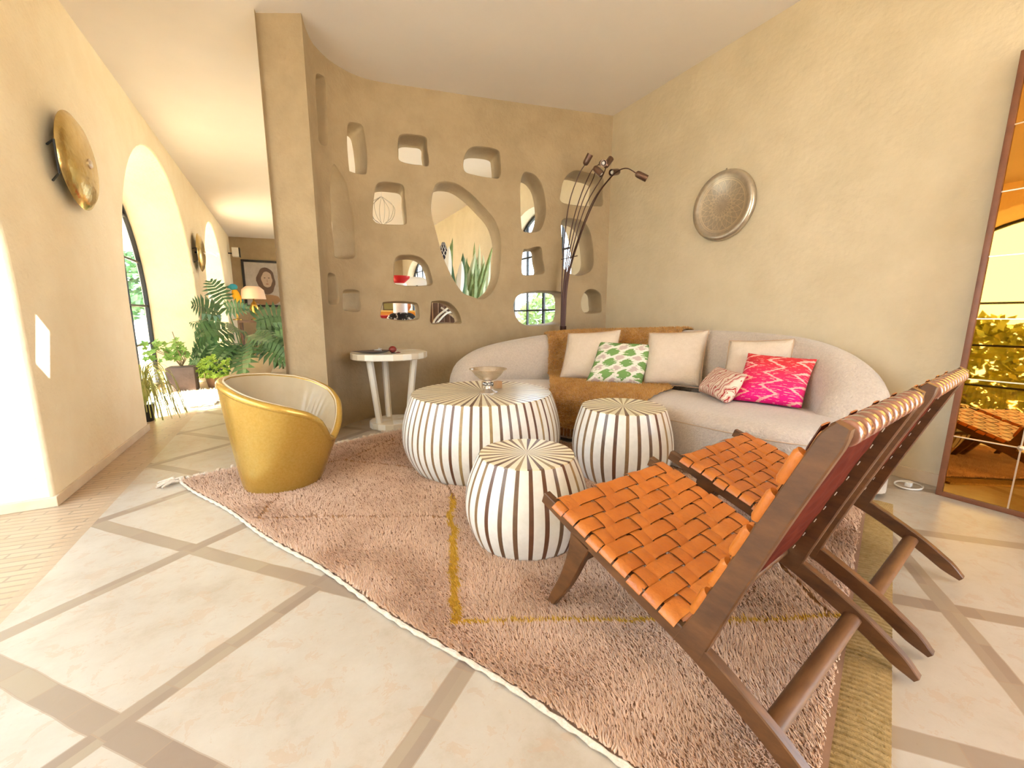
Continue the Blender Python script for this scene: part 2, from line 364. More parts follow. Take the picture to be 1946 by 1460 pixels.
# curved partition pierced by rounded openings
CP = [(.256, 3.585), (.300, 3.778), (.372, 3.951), (.545, 4.140), (.82, 4.245), (1.287, 4.185), (1.832, 4.105), (2.652, 3.965), (3.346, 3.84)]
PC = catmull([(x, y, 0) for x, y in CP], 24)
PS = [0.0]
for a, b in zip(PC, PC[1:]): PS.append(PS[-1] + (b - a).length)
def on_curve(s):
    if s <= 0: i = 0
    elif s >= PS[-1]: i = len(PC) - 2
    else: i = next(k for k in range(len(PS) - 1) if PS[k + 1] >= s)
    u = (s - PS[i]) / (PS[i + 1] - PS[i]); p = PC[i].lerp(PC[i + 1], u)
    def tg(j): return (PC[min(j + 1, len(PC) - 1)] - PC[max(j - 1, 0)]).normalized()
    t = tg(i).lerp(tg(i + 1), min(max(u, 0), 1)).normalized()
    return p, Vector((-t.y, t.x, 0))
HOLES = [
    [(0.36, 2.89), (0.44, 2.93), (0.49, 2.92), (0.48, 2.80), (0.48, 2.64), (0.47, 2.46), (0.42, 2.40), (0.33, 2.40), (0.32, 2.49), (0.33, 2.65), (0.33, 2.77)],
    [(0.73, 2.68), (0.79, 2.71), (0.86, 2.71), (0.88, 2.62), (0.89, 2.47), (0.88, 2.33), (0.85, 2.30), (0.73, 2.29), (0.71, 2.32), (0.71, 2.56)],
    [(1.23, 2.70), (1.33, 2.71), (1.44, 2.70), (1.45, 2.61), (1.46, 2.46), (1.38, 2.45), (1.28, 2.45), (1.19, 2.47), (1.18, 2.53), (1.19, 2.66)],
    [(1.90, 2.67), (2.01, 2.69), (2.16, 2.68), (2.19, 2.62), (2.19, 2.43), (2.08, 2.41), (1.92, 2.42), (1.83, 2.44), (1.81, 2.51), (1.84, 2.61)],
    [(1.01, 2.25), (1.11, 2.26), (1.21, 2.24), (1.22, 2.13), (1.23, 1.98), (1.23, 1.92), (1.21, 1.89), (1.11, 1.88), (0.97, 1.88), (0.93, 1.90), (0.92, 1.93), (0.93, 2.05), (0.96, 2.20)],
    [(1.55, 2.30), (1.63, 2.32), (1.74, 2.31), (1.87, 2.24), (2.00, 2.13), (2.12, 2.01), (2.18, 1.88), (2.20, 1.74), (2.19, 1.55), (2.17, 1.42), (2.11, 1.28), (2.02, 1.20), (1.95, 1.19), (1.87, 1.21), (1.78, 1.25), (1.69, 1.37), (1.62, 1.51), (1.57, 1.64), (1.52, 1.83), (1.48, 2.00), (1.48, 2.12), (1.51, 2.25)],
    [(0.54, 2.29), (0.61, 2.24), (0.67, 2.16), (0.69, 2.03), (0.72, 1.90), (0.72, 1.77), (0.72, 1.63), (0.71, 1.55), (0.62, 1.52), (0.47, 1.52), (0.46, 1.59), (0.45, 1.76), (0.455, 1.92), (0.46, 2.08), (0.50, 2.23)],
    [(0.32, 1.35), (0.43, 1.36), (0.46, 1.32), (0.48, 1.22), (0.47, 1.13), (0.40, 1.11), (0.29, 1.12), (0.29, 1.21)],
    [(0.56, 1.23), (0.72, 1.24), (0.74, 1.19), (0.74, 1.08), (0.70, 1.05), (0.55, 1.06), (0.54, 1.13)],
    [(1.13, 1.58), (1.20, 1.60), (1.29, 1.60), (1.37, 1.57), (1.42, 1.51), (1.45, 1.42), (1.46, 1.33), (1.38, 1.31), (1.27, 1.30), (1.15, 1.31), (1.09, 1.33), (1.09, 1.42), (1.10, 1.52)],
    [(0.99, 1.14), (1.12, 1.15), (1.27, 1.14), (1.31, 1.12), (1.32, 1.05), (1.31, 0.98), (1.22, 0.96), (1.11, 0.96), (1.01, 0.98), (0.95, 0.99), (0.95, 1.05), (0.97, 1.12)],
    [(1.46, 1.15), (1.55, 1.16), (1.63, 1.14), (1.71, 1.07), (1.75, 0.98), (1.75, 0.93), (1.68, 0.93), (1.56, 0.93), (1.44, 0.93), (1.44, 1.04), (1.45, 1.13)],
    [(2.45, 2.48), (2.50, 2.50), (2.58, 2.48), (2.65, 2.41), (2.69, 2.30), (2.71, 2.15), (2.69, 2.02), (2.64, 1.93), (2.54, 1.90), (2.45, 1.91), (2.43, 1.99), (2.42, 2.20), (2.42, 2.38)],
    [(2.90, 2.24), (2.89, 2.35), (2.93, 2.48), (3.04, 2.57), (3.19, 2.57), (3.39, 2.53), (3.39, 2.39), (3.40, 2.25), (3.30, 2.23), (3.13, 2.22)],
    [(2.91, 2.05), (3.07, 2.07), (3.18, 2.04), (3.25, 1.95), (3.29, 1.81), (3.31, 1.62), (3.27, 1.52), (3.16, 1.47), (3.07, 1.47), (2.97, 1.51), (2.93, 1.59), (2.91, 1.87)],
    [(2.50, 1.72), (2.60, 1.75), (2.66, 1.74), (2.68, 1.62), (2.70, 1.49), (2.61, 1.46), (2.47, 1.45), (2.44, 1.49), (2.44, 1.60), (2.46, 1.71)],
    [(2.44, 1.25), (2.63, 1.28), (2.87, 1.28), (2.96, 1.24), (2.98, 1.11), (2.96, 0.96), (2.88, 0.92), (2.68, 0.90), (2.51, 0.90), (2.41, 0.95), (2.35, 1.06), (2.36, 1.18)],
    [(3.24, 1.30), (3.33, 1.31), (3.41, 1.26), (3.43, 1.15), (3.43, 1.06), (3.32, 1.04), (3.21, 1.05), (3.17, 1.13), (3.18, 1.23)],
]
TH = 0.30
def build_partition():
    bm = bmesh.new()
    ss = [0.0]
    while ss[-1] < PS[-1] - 0.02: ss.append(ss[-1] + (0.03 if ss[-1] < 1.0 else 0.12))
    ss[-1] = PS[-1]
    # slab laid flat in (s, n, z): rings along s
    rings = []
    for s in ss: rings.append([bm.verts.new((s, n, z)) for n, z in ((0, -0.05), (1, -0.05), (1, 3.3), (0, 3.3))])
    for a, b in zip(rings, rings[1:]):
        for k in range(4): bm.faces.new([a[k], a[(k + 1) % 4], b[(k + 1) % 4], b[k]])
    bm.faces.new(rings[0]); bm.faces.new(rings[-1])
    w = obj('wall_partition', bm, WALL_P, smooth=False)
    cs = []
    for h in HOLES:
        ol = catmull([(a, b, 0) for a, b in h], 5, closed=True)
        c = sum(ol, Vector()) / len(ol)
        b2 = bmesh.new(); rr = []
        for n, g in ((-0.3, 0.045), (-0.02, 0.012), (0.0, 0.006), (0.03, 0.0), (0.07, -0.003), (1.3, -0.010)):
            ring = []
            for i, p in enumerate(ol):
                d = (p - c); d = d.normalized() * (d.length + g); q = c + d; ring.append(b2.verts.new((q.x, n, q.y)))
            rr.append(ring)
        for a, b in zip(rr, rr[1:]):
            m = len(a)
            for k in range(m): b2.faces.new([a[k], a[(k + 1) % m], b[(k + 1) % m], b[k]])
        b2.faces.new(rr[0]); b2.faces.new(rr[-1])
        cs.append(obj('cutter', b2, WALL_P, smooth=False))
    boolean_cut(w, cs)
    for v in w.data.vertices:
        s, n, z = v.co
        p, nn = on_curve(min(max(s, 0), PS[-1]))
        off = TH * n
        q = p + nn * off
        if s < 0.02: q += Vector((0.01, 0.07, 0)) * n      # the end face leans back
        v.co = (q.x, q.y, z)
    refresh(w, 32)
    return tag(w, 'curved sand plaster partition pierced by rounded openings', kind='structure')
build_partition()

# skirtings
def skirting(name, pts, mat_, h=0.055, w=0.014):
    bm = bmesh.new(); bar(bm, [(x, y, h / 2) for x, y in pts], w, h); return tag(obj(name, bm, mat_, smooth=False), kind='structure')
def skirt_box(name, boxes, h=0.055):
    bm = bmesh.new()
    for b in boxes: bx(bm, *b, 0.0, h, bev=0.004)
    return tag(obj(name, bm, STONE, smooth=False), 'low stone skirting along the wall', kind='structure')
skirt_box('baseboard_left', [(-1.162, -1.146, 2.985, 4.70), (-1.80, -1.146, 2.972, 2.99), (-1.162, -1.146, 7.90, 9.0), (-1.162, -1.146, 11.6, 13.4)])
skirt_box('baseboard_right', [(3.326, 3.342, -3.2, 3.80), (3.326, 3.342, 4.2, 13.4)], 0.075)
skirt_box('baseboard_back', [(-1.15, 3.33, 13.386, 13.402)], 0.08)

# windows in the arches: steel frames with small panes
def arch_window(name, c, hw, spring, rise, x, facing, z0=0.0, nv=4, hz=(0.62, 1.15, 1.75, 2.3), label=''):
    root = tag(empty(name, (0, 0, 0)), label, kind='structure')
    bm = bmesh.new(); ol = [(c - hw * math.cos(PI * k / 32), spring + rise * math.sin(PI * k / 32)) for k in range(33)]
    bar(bm, [(x, c - hw, z0)] + [(x, a, b) for a, b in ol] + [(x, c + hw, z0)], 0.05, 0.05, side=(1, 0, 0))
    bar(bm, [(x, c - hw, z0 + 0.02), (x, c + hw, z0 + 0.02)], 0.05, 0.05)
    def top(y): return spring + rise * math.sqrt(max(0, 1 - ((y - c) / hw) ** 2))
    for k in range(1, nv):
        y = c - hw + 2 * hw * k / nv; bar(bm, [(x, y, z0), (x, y, top(y))], 0.035, 0.045 if k == nv // 2 else 0.028, side=(1, 0, 0))
    for z in hz:
        if z < spring: w = hw
        elif z < spring + rise: w = hw * math.sqrt(1 - ((z - spring) / rise) ** 2)
        else: continue
        bar(bm, [(x, c - w, z), (x, c + w, z)], 0.03, 0.028)
    obj('window_frame', bm, STEEL, root)
    bm = bmesh.new(); prism(bm, [(c - hw + .01, z0 + .01)] + ol + [(c + hw - .01, z0 + .01)], lambda p: Vector((x - 0.003, p[0], p[1])), lambda p: Vector((x + 0.003, p[0], p[1])))
    obj('window_pane', bm, GLASS, root, smooth=False)
arch_window('window_1', 1.39, 1.59, 1.15, 1.65, -1.76, 1, label='tall arched steel window in the near arch', hz=(0.55, 1.15, 1.7))
arch_window('window_2', 6.30, 1.59, 1.15, 1.65, -1.76, 1, label='tall arched steel window behind the plants')
arch_window('window_3', 10.30, 1.29, 1.45, 1.35, -1.76, 1, label='arched steel window at the far end of the hall')
arch_window('window_added', 12.0, 1.09, 1.6, 0.99, 3.56, -1, z0=0.01, label='added arched steel window that brings light to the end of the hall')  # added window, there to bring more light into the hall
arch_window('window_4', 5.55, 0.99, 1.60, 0.99, 3.56, -1, z0=0.26, nv=4, hz=(1.1, 1.5, 1.95), label='arched steel window seen through the pierced partition')

# ------------------------------------------------------------------ outside
TERR = mat('terrace_paving', (0.62, 0.55, 0.45), 0.9, col2=(0.72, 0.66, 0.56), scale=1.5)
bm = bmesh.new(); bx(bm, -40, -1.80, -30, 40, -0.3, -0.02); tag(obj('terrace', bm, TERR, smooth=False), 'sunlit paved terrace outside the arches', kind='structure')
bm = bmesh.new(); bx(bm, 3.62, 30, -30, 40, -0.3, -0.02); tag(obj('terrace', bm, TERR, smooth=False), 'paved terrace outside the hall window', kind='structure')
bm = bmesh.new(); bx(bm, -1.80, 3.62, -30, -3.4, -0.3, -0.02); tag(obj('terrace', bm, TERR, smooth=False), 'paved terrace behind the camera', kind='structure')
bm = bmesh.new(); bx(bm, -9.6, -3.2, 17.0, 27.0, -0.02, 0.10, bev=0.02); pool = tag(obj('pool', bm, mat('pool_rim', (0.8, 0.78, 0.72), 0.6)), 'turquoise pool on the terrace seen through the arched window', 'pool')
bm = bmesh.new(); bx(bm, -9.4, -3.4, 17.2, 26.8, 0.10, 0.13); obj('water', bm, mat('pool_water', (0.01, 0.42, 0.55), 0.08), pool, smooth=False)

bm = bmesh.new(); bx(bm, -9.0, -8.0, -9.0, -0.7, -0.1, 6.6)  # added block out of view, shades the near arch from the sun
tag(obj('wall_sun_blocker', bm, mat('sun_blocker_render', (0.72, 0.66, 0.56), 0.9), smooth=False), 'added unseen wall across the terrace that keeps the sun out of the near arch', kind='structure')
root = thing('terrace_canopy', 'added canopy that keeps high sun out of the middle and far arches', 'canopy', (-1.9, 0, 0))  # added sun blocker outside the middle and far arches
bm = bmesh.new(); bx(bm, -4.9, .06, 3.45, 13.0, 2.50, 2.58); obj('canopy_top', bm, mat('blocker_cloth', (.74, .66, .52), .9), root, smooth=False)
for yy in (3.55, 8.2, 12.9):
    bm = bmesh.new(); bar(bm, [(-4.8, yy, -.02), (-4.8, yy, 2.5)], .09, .09, side=(1, 0, 0)); obj('post', bm, STEEL, root)
LEAF_MATS = {}
def leaf_cloud(name, label, cat, centre, size, n, leaf, col, col2, parent=None, trunk=True):
    root = thing(name, label, cat, (centre[0], centre[1], 0)) if parent is None else parent
    bm = bmesh.new()
    for _ in range(n):
        u = random.uniform(-1, 1); a = random.uniform(0, 2 * PI); r = random.uniform(0.6, 1.0) ** 0.6; q = math.sqrt(1 - u * u)
        p = Vector((q * math.cos(a) * size[0] * r, q * math.sin(a) * size[1] * r, centre[2] + u * size[2] * r))
        p += Vector((noise.noise(p * 1.3), noise.noise(p * 1.3 + Vector((9, 0, 0))), 0)) * 0.35 * size[0]
        d = Vector((random.uniform(-1, 1), random.uniform(-1, 1), random.uniform(-.4, 1))).normalized(); s = d.orthogonal().normalized(); L = leaf * random.uniform(.6, 1.3)
        vs = [bm.verts.new(p), bm.verts.new(p + d * L * .5 + s * L * .28), bm.verts.new(p + d * L), bm.verts.new(p + d * L * .5 - s * L * .28)]
        bm.faces.new(vs)
    obj('foliage', bm, mat(name + '_leaf_%d' % int(col[0] * 1000), col, 0.6, col2=col2, scale=2.5), root, smooth=False)
    if trunk:
        bm = bmesh.new(); tube(bm, [(0, 0, 0), (0.05, 0.02, centre[2] * .6), (0, 0, centre[2])], [0.12, 0.09, 0.05]); obj('trunk', bm, mat('bark', (0.16, 0.10, 0.06), 0.9), root)
    return root
leaf_cloud('hedge', 'broad yellow green hedge outside the near arch', 'hedge', (-6.4, 3.2, 0.9), (1.2, 3.6, 1.0), 5200, 0.24, (0.12, 0.16, 0.01), (0.30, 0.30, 0.02))
leaf_cloud('garden_tree', 'dark green tree outside the middle arch', 'tree', (-8.0, 31.0, 3.4), (3.0, 2.4, 2.6), 3200, 0.45, (0.03, 0.10, 0.03), (0.12, 0.25, 0.08))
leaf_cloud('garden_bush', 'green bush outside the hall window', 'bush', (6.8, 9.2, 0.9), (1.2, 2.0, 0.9), 2400, 0.2, (0.10, 0.20, 0.03), (0.35, 0.42, 0.10))

# ------------------------------------------------------------------ rug
RUG = [(-0.63, 3.05), (0.80, 0.17), (2.78, 0.86), (1.30, 3.72)]     # corner by the wall, near corner, corner under the chairs, corner under the sofa
def rug_pt(u, v):   # u along the long side 0..1, v across 0..1
    a, b, c, d = (Vector((*p, 0)) for p in RUG)
    p = (a.lerp(b, u)).lerp(d.lerp(c, u), v)
    e = 0.008 * math.sin(u * 23) * (1 - min(v * 6, 1)) ; return p + Vector((-0.86, -0.5, 0)) * e
LINES = [  # (points in room x,y, half width, colour index)
    ([(.80, 2.62), (.742, 2.10), (.735, 2.0)], .010, 2), ([(.738, 2.05), (.70, 1.93), (.64, 1.83), (.615, 1.70), (.50, 1.39), (.42, 1.15)], .017, 1),
    ([(-.20, 2.27), (.1, 2.13), (.62, 1.83), (.9, 1.66), (1.5, 1.35)], .010, 2), ([(-.11, 2.48), (-.20, 2.27)], .012, 2),
    ([(.41, 1.14), (.915, .873), (1.30, .657), (1.51, .571), (1.9, .42)], .007, 1),
    ([(.28, 2.95), (.62, 2.62), (.9, 2.4)], .011, 2), ([(.45, 3.25), (.95, 3.0)], .010, 2), ([(-.3, 2.98), (.28, 2.95), (.7, 3.3)], .010, 2), ([(1.51, .571), (1.9, 1.2), (2.2, 1.6)], .010, 2)]
def seg_d(p, a, b):
    ab = b - a; t = max(0, min(1, (p - a).dot(ab) / ab.length_squared)); return (p - a - ab * t).length
LSEG = [(Vector(a), Vector(b), w, c) for pts, w, c in LINES for a, b in zip(pts, pts[1:])]
def rug_zone(x, y):
    p = Vector((x + 0.012 * noise.noise(Vector((x * 14, y * 14, 0))), y + 0.012 * noise.noise(Vector((x * 14, y * 14, 5)))))
    for a, b, w, c in LSEG:
        if seg_d(p, a, b) < w: return c
    return 0
def build_rug():
    root = thing('rug', 'large dusty pink shaggy rug with mustard lines under the drum tables', 'rug', (0, 0, 0))
    PINK = mat('rug_pink', (0.54, 0.355, 0.245), 0.95, col2=(0.74, 0.53, 0.40), scale=5, detail=8, contrast=0.6, sheen=0.2)
    GROUND = mat('rug_ground', (0.24, 0.13, 0.075), 0.95, col2=(0.32, 0.18, 0.11), scale=12)
    MUST = mat('rug_mustard', (0.50, 0.28, 0.02), 0.95, col2=(0.62, 0.38, 0.05), scale=40)
    DARK = mat('rug_furrow', (0.34, 0.17, 0.07), 0.95)
    bm = bmesh.new(); nu, nv = 200, 120
    def fn(u, v):
        p = rug_pt(u, v * 1.0); ed = min(u / .012, v / .02, (1 - u) / .012, (1 - v) / .02, 1.0)
        z = 0.006 + 0.016 * max(ed, 0) ** 0.5
        z += 0.006 * noise.noise(p * 3.1) * ed
        if rug_zone(p.x, p.y) == 2: z -= 0.008
        return Vector((p.x, p.y, z))
    grid(bm, lambda u, v: fn(u * .968, v), nu, nv)
    for f in bm.faces:
        c = f.calc_center_median(); f.material_index = rug_zone(c.x, c.y)
    base = obj('rug_base', bm, [GROUND, MUST, DARK], root)
    # yarn ends: a dense pile, near part finer
    me = bpy.data.meshes.new('pile'); verts = []; faces = []; mis = []
    R = random.Random(3); cnt = 0
    while cnt < 170000:
        u = R.random(); v = R.random()
        p = rug_pt(u, v)
        # thin out what lies under the sofa
        if p.y > 1.9 + (1.9 - p.x) * 1.0 and p.x > 1.0 and R.random() < 0.9: continue
        if u > 0.965: continue
        d2 = p.x * p.x + p.y * p.y
        if R.random() > min(1.0, 2.2 / (d2 + 0.4)) + 0.12: continue
        z = rug_zone(p.x, p.y)
        if z == 2 and R.random() < 0.97: continue
        cl = .5 + .5 * noise.noise(Vector((p.x * 38, p.y * 38, 2))); L = R.uniform(0.010, 0.018) + .012 * cl; w = R.uniform(0.0028, 0.0052); a0 = R.uniform(0, 6.28)
        fl = noise.noise(Vector((p.x * 4, p.y * 4, 1))) * 2.2
        dx = math.cos(fl + 2.2) * 0.5 + R.uniform(-.45, .45); dy = math.sin(fl + 2.2) * 0.5 + R.uniform(-.45, .45)
        z0 = 0.016 + 0.006 * noise.noise(p * 3.1)
        k0 = len(verts)
        for k in range(3): verts.append((p.x + math.cos(a0 + k * 2.094) * w, p.y + math.sin(a0 + k * 2.094) * w, z0))
        verts.append((p.x + dx * L, p.y + dy * L, z0 + L * 0.8))
        for k in range(3): faces.append((k0 + k, k0 + (k + 1) % 3, k0 + 3)); mis.append(z)
        cnt += 1
    me.from_pydata(verts, [], faces); me.polygons.foreach_set('material_index', mis)
    for x in (PINK, MUST, DARK): me.materials.append(x)
    o = bpy.data.objects.new('pile', me); C.objects.link(o); o.parent = root; o['kind'] = 'stuff'
    # cream selvedge cord on the long edge
    bm = bmesh.new(); pts = [rug_pt(k / 160, -0.004) + Vector((0, 0, 0.010 + 0.002 * math.sin(k * 2.1))) for k in range(161)]
    tube(bm, pts, [0.0075 + 0.002 * math.sin(k * 1.7) for k in range(161)], 7)
    obj('selvedge', bm, mat('cream_yarn', (0.78, 0.70, 0.58), 0.95, col2=(0.62, 0.5, 0.4), scale=60, bump=0.5, bscale=200), root)
    # flat-woven band at the end under the chairs
    bm = bmesh.new()
    for k in range(110):
        v0 = k / 110
        a = rug_pt(0.966, v0) + Vector((0, 0, .006)); b = rug_pt(1.0, v0) + Vector((0, 0, .006))
        tube(bm, [a, a.lerp(b, .5) + Vector((0, 0, .006)), b], 0.0095, 6)
    obj('woven_end', bm, mat('mustard_yarn', (0.30, 0.19, 0.06), 0.95, col2=(0.44, 0.30, 0.13), scale=50, bump=0.5, bscale=300), root)
    # knotted fringe at the corner by the arches
    bm = bmesh.new()
    for k in range(46):
        v = k / 46; a = rug_pt(0, v) + Vector((0, 0, .012)); L = random.uniform(.05, .085)
        d = Vector((-.46, .88, 0)) + Vector((random.uniform(-.5, .5), random.uniform(-.5, .5), 0))
        pts = [a, a + d * L * .4 + Vector((0, 0, .008)), a + d * L * .7, a + d * L + Vector((0, 0, -.004))]
        tube(bm, pts, [.010, .014, .009, .012], 6)
    for k in range(6):
        a = rug_pt(0, 0) + Vector((random.uniform(-.05, .0), random.uniform(-.0, .05), .012))
        tube(bm, [a, a + Vector((-.05 + .01 * k, .01 * k - .02, .01)), a + Vector((-.085, .02 * (k - 3), -.004))], [.008, .011, .005], 6)
    obj('fringe', bm, mat('cream_yarn', (0.78, 0.70, 0.58)), root)
build_rug()

# ------------------------------------------------------------------ drum tables
BONE = mat('bone_inlay', (0.76, 0.74, 0.70), 0.35, col2=(0.84, 0.82, 0.78), scale=30, detail=3, coat=0.2)
BONE_TOP = mat('bone_inlay_top', (0.80, 0.72, 0.52), 0.35, col2=(0.86, 0.79, 0.60), scale=20, detail=3, coat=0.2)
WOODS = [mat('inlay_wood_%s' % n, c, 0.4, col2=tuple(x * 1.5 for x in c), scale=25, coat=0.2) for n, c in (('walnut', (0.12, 0.065, 0.035)), ('teak', (0.20, 0.12, 0.06)), ('oak', (0.27, 0.18, 0.08)), ('rosewood', (0.10, 0.04, 0.02)))]
def drum(loc, h, rt, bulge, rb, n, label, rot=0.0):
    root = thing('drum_table', label, 'side table', loc, rot, 'inlaid drum tables')
    M4 = WOODS; rnd = random.Random(n)
    angs = []; mis = []     # each stave: bone strip in three facets, then a wood strip
    for k in range(n):
        w = 2 * PI / n; wf = 0.30; a0 = k * w; m = 1 + rnd.randrange(4)
        for q in range(3): angs.append(a0 + w * (1 - wf) * q / 3); mis.append(0)
        angs.append(a0 + w * (1 - wf)); mis.append(m)
    prof = []
    for i in range(21):
        t = i / 20; z = t * h; zm = 0.44
        if t < zm: r = rb + (bulge - rb) * math.sin(PI / 2 * t / zm) ** 0.9
        else: r = rt + (bulge - rt) * math.cos(PI / 2 * (t - zm) / (1 - zm)) ** 0.95
        prof.append((r, z))
    bm = bmesh.new(); rings = [[bm.verts.new((r * math.cos(a), r * math.sin(a), z)) for a in angs] for r, z in prof]; m_ = len(angs)
    for a, b in zip(rings, rings[1:]):
        for k in range(m_): bm.faces.new([a[k], a[(k + 1) % m_], b[(k + 1) % m_], b[k]]).material_index = mis[k]
    bm.faces.new(rings[0])
    obj('body', bm, [BONE] + M4, root, angle=60)
    bm = bmesh.new()
    z = h; c = bm.verts.new((0, 0, z + .004)); r1 = rt - .004
    n2 = n; wr = 0.40
    out = []
    for k in range(n2):
        w = 2 * PI / n2
        for q, mi in ((0, 0), (1 - wr, 1)):
            a = k * w + w * q; out.append((a, mi if mi == 0 else 1 + rnd.randrange(4)))
    ro = [bm.verts.new((rt * math.cos(a), rt * math.sin(a), z - .004)) for a, _ in out]; ri = [bm.verts.new((r1 * math.cos(a), r1 * math.sin(a), z + .004)) for a, _ in out]
    for k in range(len(out)):
        k2 = (k + 1) % len(out)
        bm.faces.new([ro[k], ro[k2], ri[k2], ri[k]]).material_index = out[k][1]; bm.faces.new([ri[k], ri[k2], c]).material_index = out[k][1]
    bm.faces.new(ro)
    obj('top', bm, [BONE_TOP] + M4, root, smooth=False)
    return root
drum((1.12, 2.50, 0.012), 0.488, 0.465, 0.530, 0.45, 56, 'largest striped drum table, carrying the silver footed bowl', 0.03)
drum((0.895, 1.52, 0.008), 0.392, 0.213, 0.275, 0.222, 27, 'small striped drum table in front of the largest one', 0.1)
drum((1.80, 1.88, 0.010), 0.440, 0.255, 0.308, 0.25, 28, 'medium striped drum table between the sofa and the leather chairs', 0.05)

# silver footed bowl and small wooden block
SILVER = mat('hammered_silver', (0.70, 0.60, 0.50), 0.25, metal=0.9, col2=(0.82, 0.74, 0.66), scale=40, bump=0.3, bscale=120)
root = thing('footed_bowl', 'hammered silver bowl on a beaded foot, standing on the largest drum table', 'bowl', (1.135, 2.43, 0.505))
bm = bmesh.new(); lathe(bm, [(.0, .078), (.02, .078), (.055, .092), (.085, .118), (.108, .150), (.122, .156), (.124, .160), (.110, .158), (.082, .125), (.05, .100), (.0, .090)], 40, cap=False); obj('cup', bm, SILVER, root)
bm = bmesh.new(); lathe(bm, [(.0, .0), (.062, .0), (.062, .006), (.040, .014), (.022, .028), (.020, .078), (.0, .078)], 32, cap=False); obj('foot', bm, SILVER, root)
bm = bmesh.new()
for k in range(7):
    a = 2 * PI * k / 7; bmesh.ops.create_uvsphere(bm, u_segments=10, v_segments=8, radius=.013, matrix=Matrix.Translation((.026 * math.cos(a), .026 * math.sin(a), .060)))
obj('beads', bm, mat('dark_silver', (0.35, 0.33, 0.32), 0.2, metal=1.0), root)
bm = bmesh.new(); bx(bm, -.022, .022, -.022, .022, 0, .05, bev=.003, M=Matrix.Rotation(.4, 4, 'Z')); o = obj('wooden_block', bm, mat('block_wood', (0.48, 0.28, 0.14), 0.5)); o.location = (1.27, 2.56, .505)
tag(o, 'small brown wooden block behind the silver bowl', 'block')

# ------------------------------------------------------------------ sofa
ST = [  # seat front edge, seat/back crease, centre of the back, back height
    ((1.33, 3.30), (1.34, 3.46), (1.28, 3.46), .52), ((1.56, 3.08), (1.62, 3.38), (1.60, 3.58), .70), ((1.80, 2.80), (2.0, 3.20), (2.10, 3.52), .80),
    ((1.98, 2.47), (2.35, 2.88), (2.55, 3.36), .845), ((2.08, 2.12), (2.56, 2.48), (2.90, 2.98), .865), ((2.14, 1.78), (2.70, 2.05), (3.07, 2.45), .885),
    ((2.19, 1.45), (2.80, 1.66), (3.12, 1.92), .88), ((2.26, 1.20), (2.82, 1.36), (3.10, 1.50), .84), ((2.36, 1.05), (2.72, 1.14), (2.97, 1.21), .72), ((2.46, 1.02), (2.58, 1.02), (2.72, 1.05), .50)]
def st_interp(t):
    """t in 0..1 along the sofa -> F, Cr, B (2D) and h"""
    n = len(ST) - 1; x = min(max(t, 0), 1) * n; i = min(int(x), n - 1); u = x - i
    def g(k): return ST[min(max(k, 0), n)]
    def cr(a, b, c, d): return 0.5 * (2 * b + (c - a) * u + (2 * a - 5 * b + 4 * c - d) * u * u + (3 * b - a - 3 * c + d) * u ** 3)
    res = []
    for j in range(3): res.append(Vector([cr(g(i - 1)[j][q], g(i)[j][q], g(i + 1)[j][q], g(i + 2)[j][q]) for q in (0, 1)]))
    return res[0], res[1], res[2], cr(g(i - 1)[3], g(i)[3], g(i + 1)[3], g(i + 2)[3])
def back_frame(t):
    F, Cr, B, h = st_interp(t); e = 0.004
    B2 = st_interp(min(t + e, 1))[2]; B1 = st_interp(max(t - e, 0))[2]; tg = (B2 - B1).normalized()
    nrm = Vector((tg.y, -tg.x))            # towards the seat
    return B, nrm, h
def seat_section(t, n=14):
    F, Cr, B, h = st_interp(t)
    d = (Cr - F); L = d.length; d = d / L if L > 1e-4 else Vector((1, 0)); pts = []
    rr = 0.10
    for z in (0.03, 0.12, 0.22, 0.30): pts.append((F.x + d.x * (.03 if z < .1 else .012 - .04 * math.sin((z - .12) * 8) * .3), F.y + d.y * .012, z))
    for k in range(6):
        a = PI / 2 * k / 5; r = min(rr, L * .6); pts.append((F.x + d.x * (r - r * math.cos(a)), F.y + d.y * (r - r * math.cos(a)), .34 + .08 * math.sin(a)))
    for k in range(1, n):
        u = k / (n - 1); r = min(rr, L * .6); p = F + d * (r + (L - r + .06) * u); pts.append((p.x, p.y, .42 + .012 * math.sin(PI * u)))
    return [Vector(p) for p in pts]
def back_section(t, grow=0.0, n=28):
    B, nr, h = back_frame(t)
    end = min(t / .06, (1 - t) / .05, 1.0); sc = math.sqrt(max(0.0, 1 - (1 - end) ** 2)) if end < 1 else 1.0
    hw = (0.145 + .05 * max(0, (t - .72) / .28)) * max(sc, .02) + grow; zt = .03 + (h - .03) * (.35 + .65 * max(sc, .02)) + grow; pts = []
    for k in range(n):
        a = PI * k / (n - 1); c = math.cos(a); s = math.sin(a)
        x = math.copysign(abs(c) ** .75, c) * hw * (1 + .10 * math.sin(a))
        z = .03 + (zt - .03) * (abs(s) ** .42 if s > 1e-6 else 0)
        lean = -.05 * max(0, (z - .35)) * 1.2
        pts.append(Vector((B.x + nr.x * (x + lean), B.y + nr.y * (x + lean), z)))
    return pts       # from the seat side over the top to the outer side
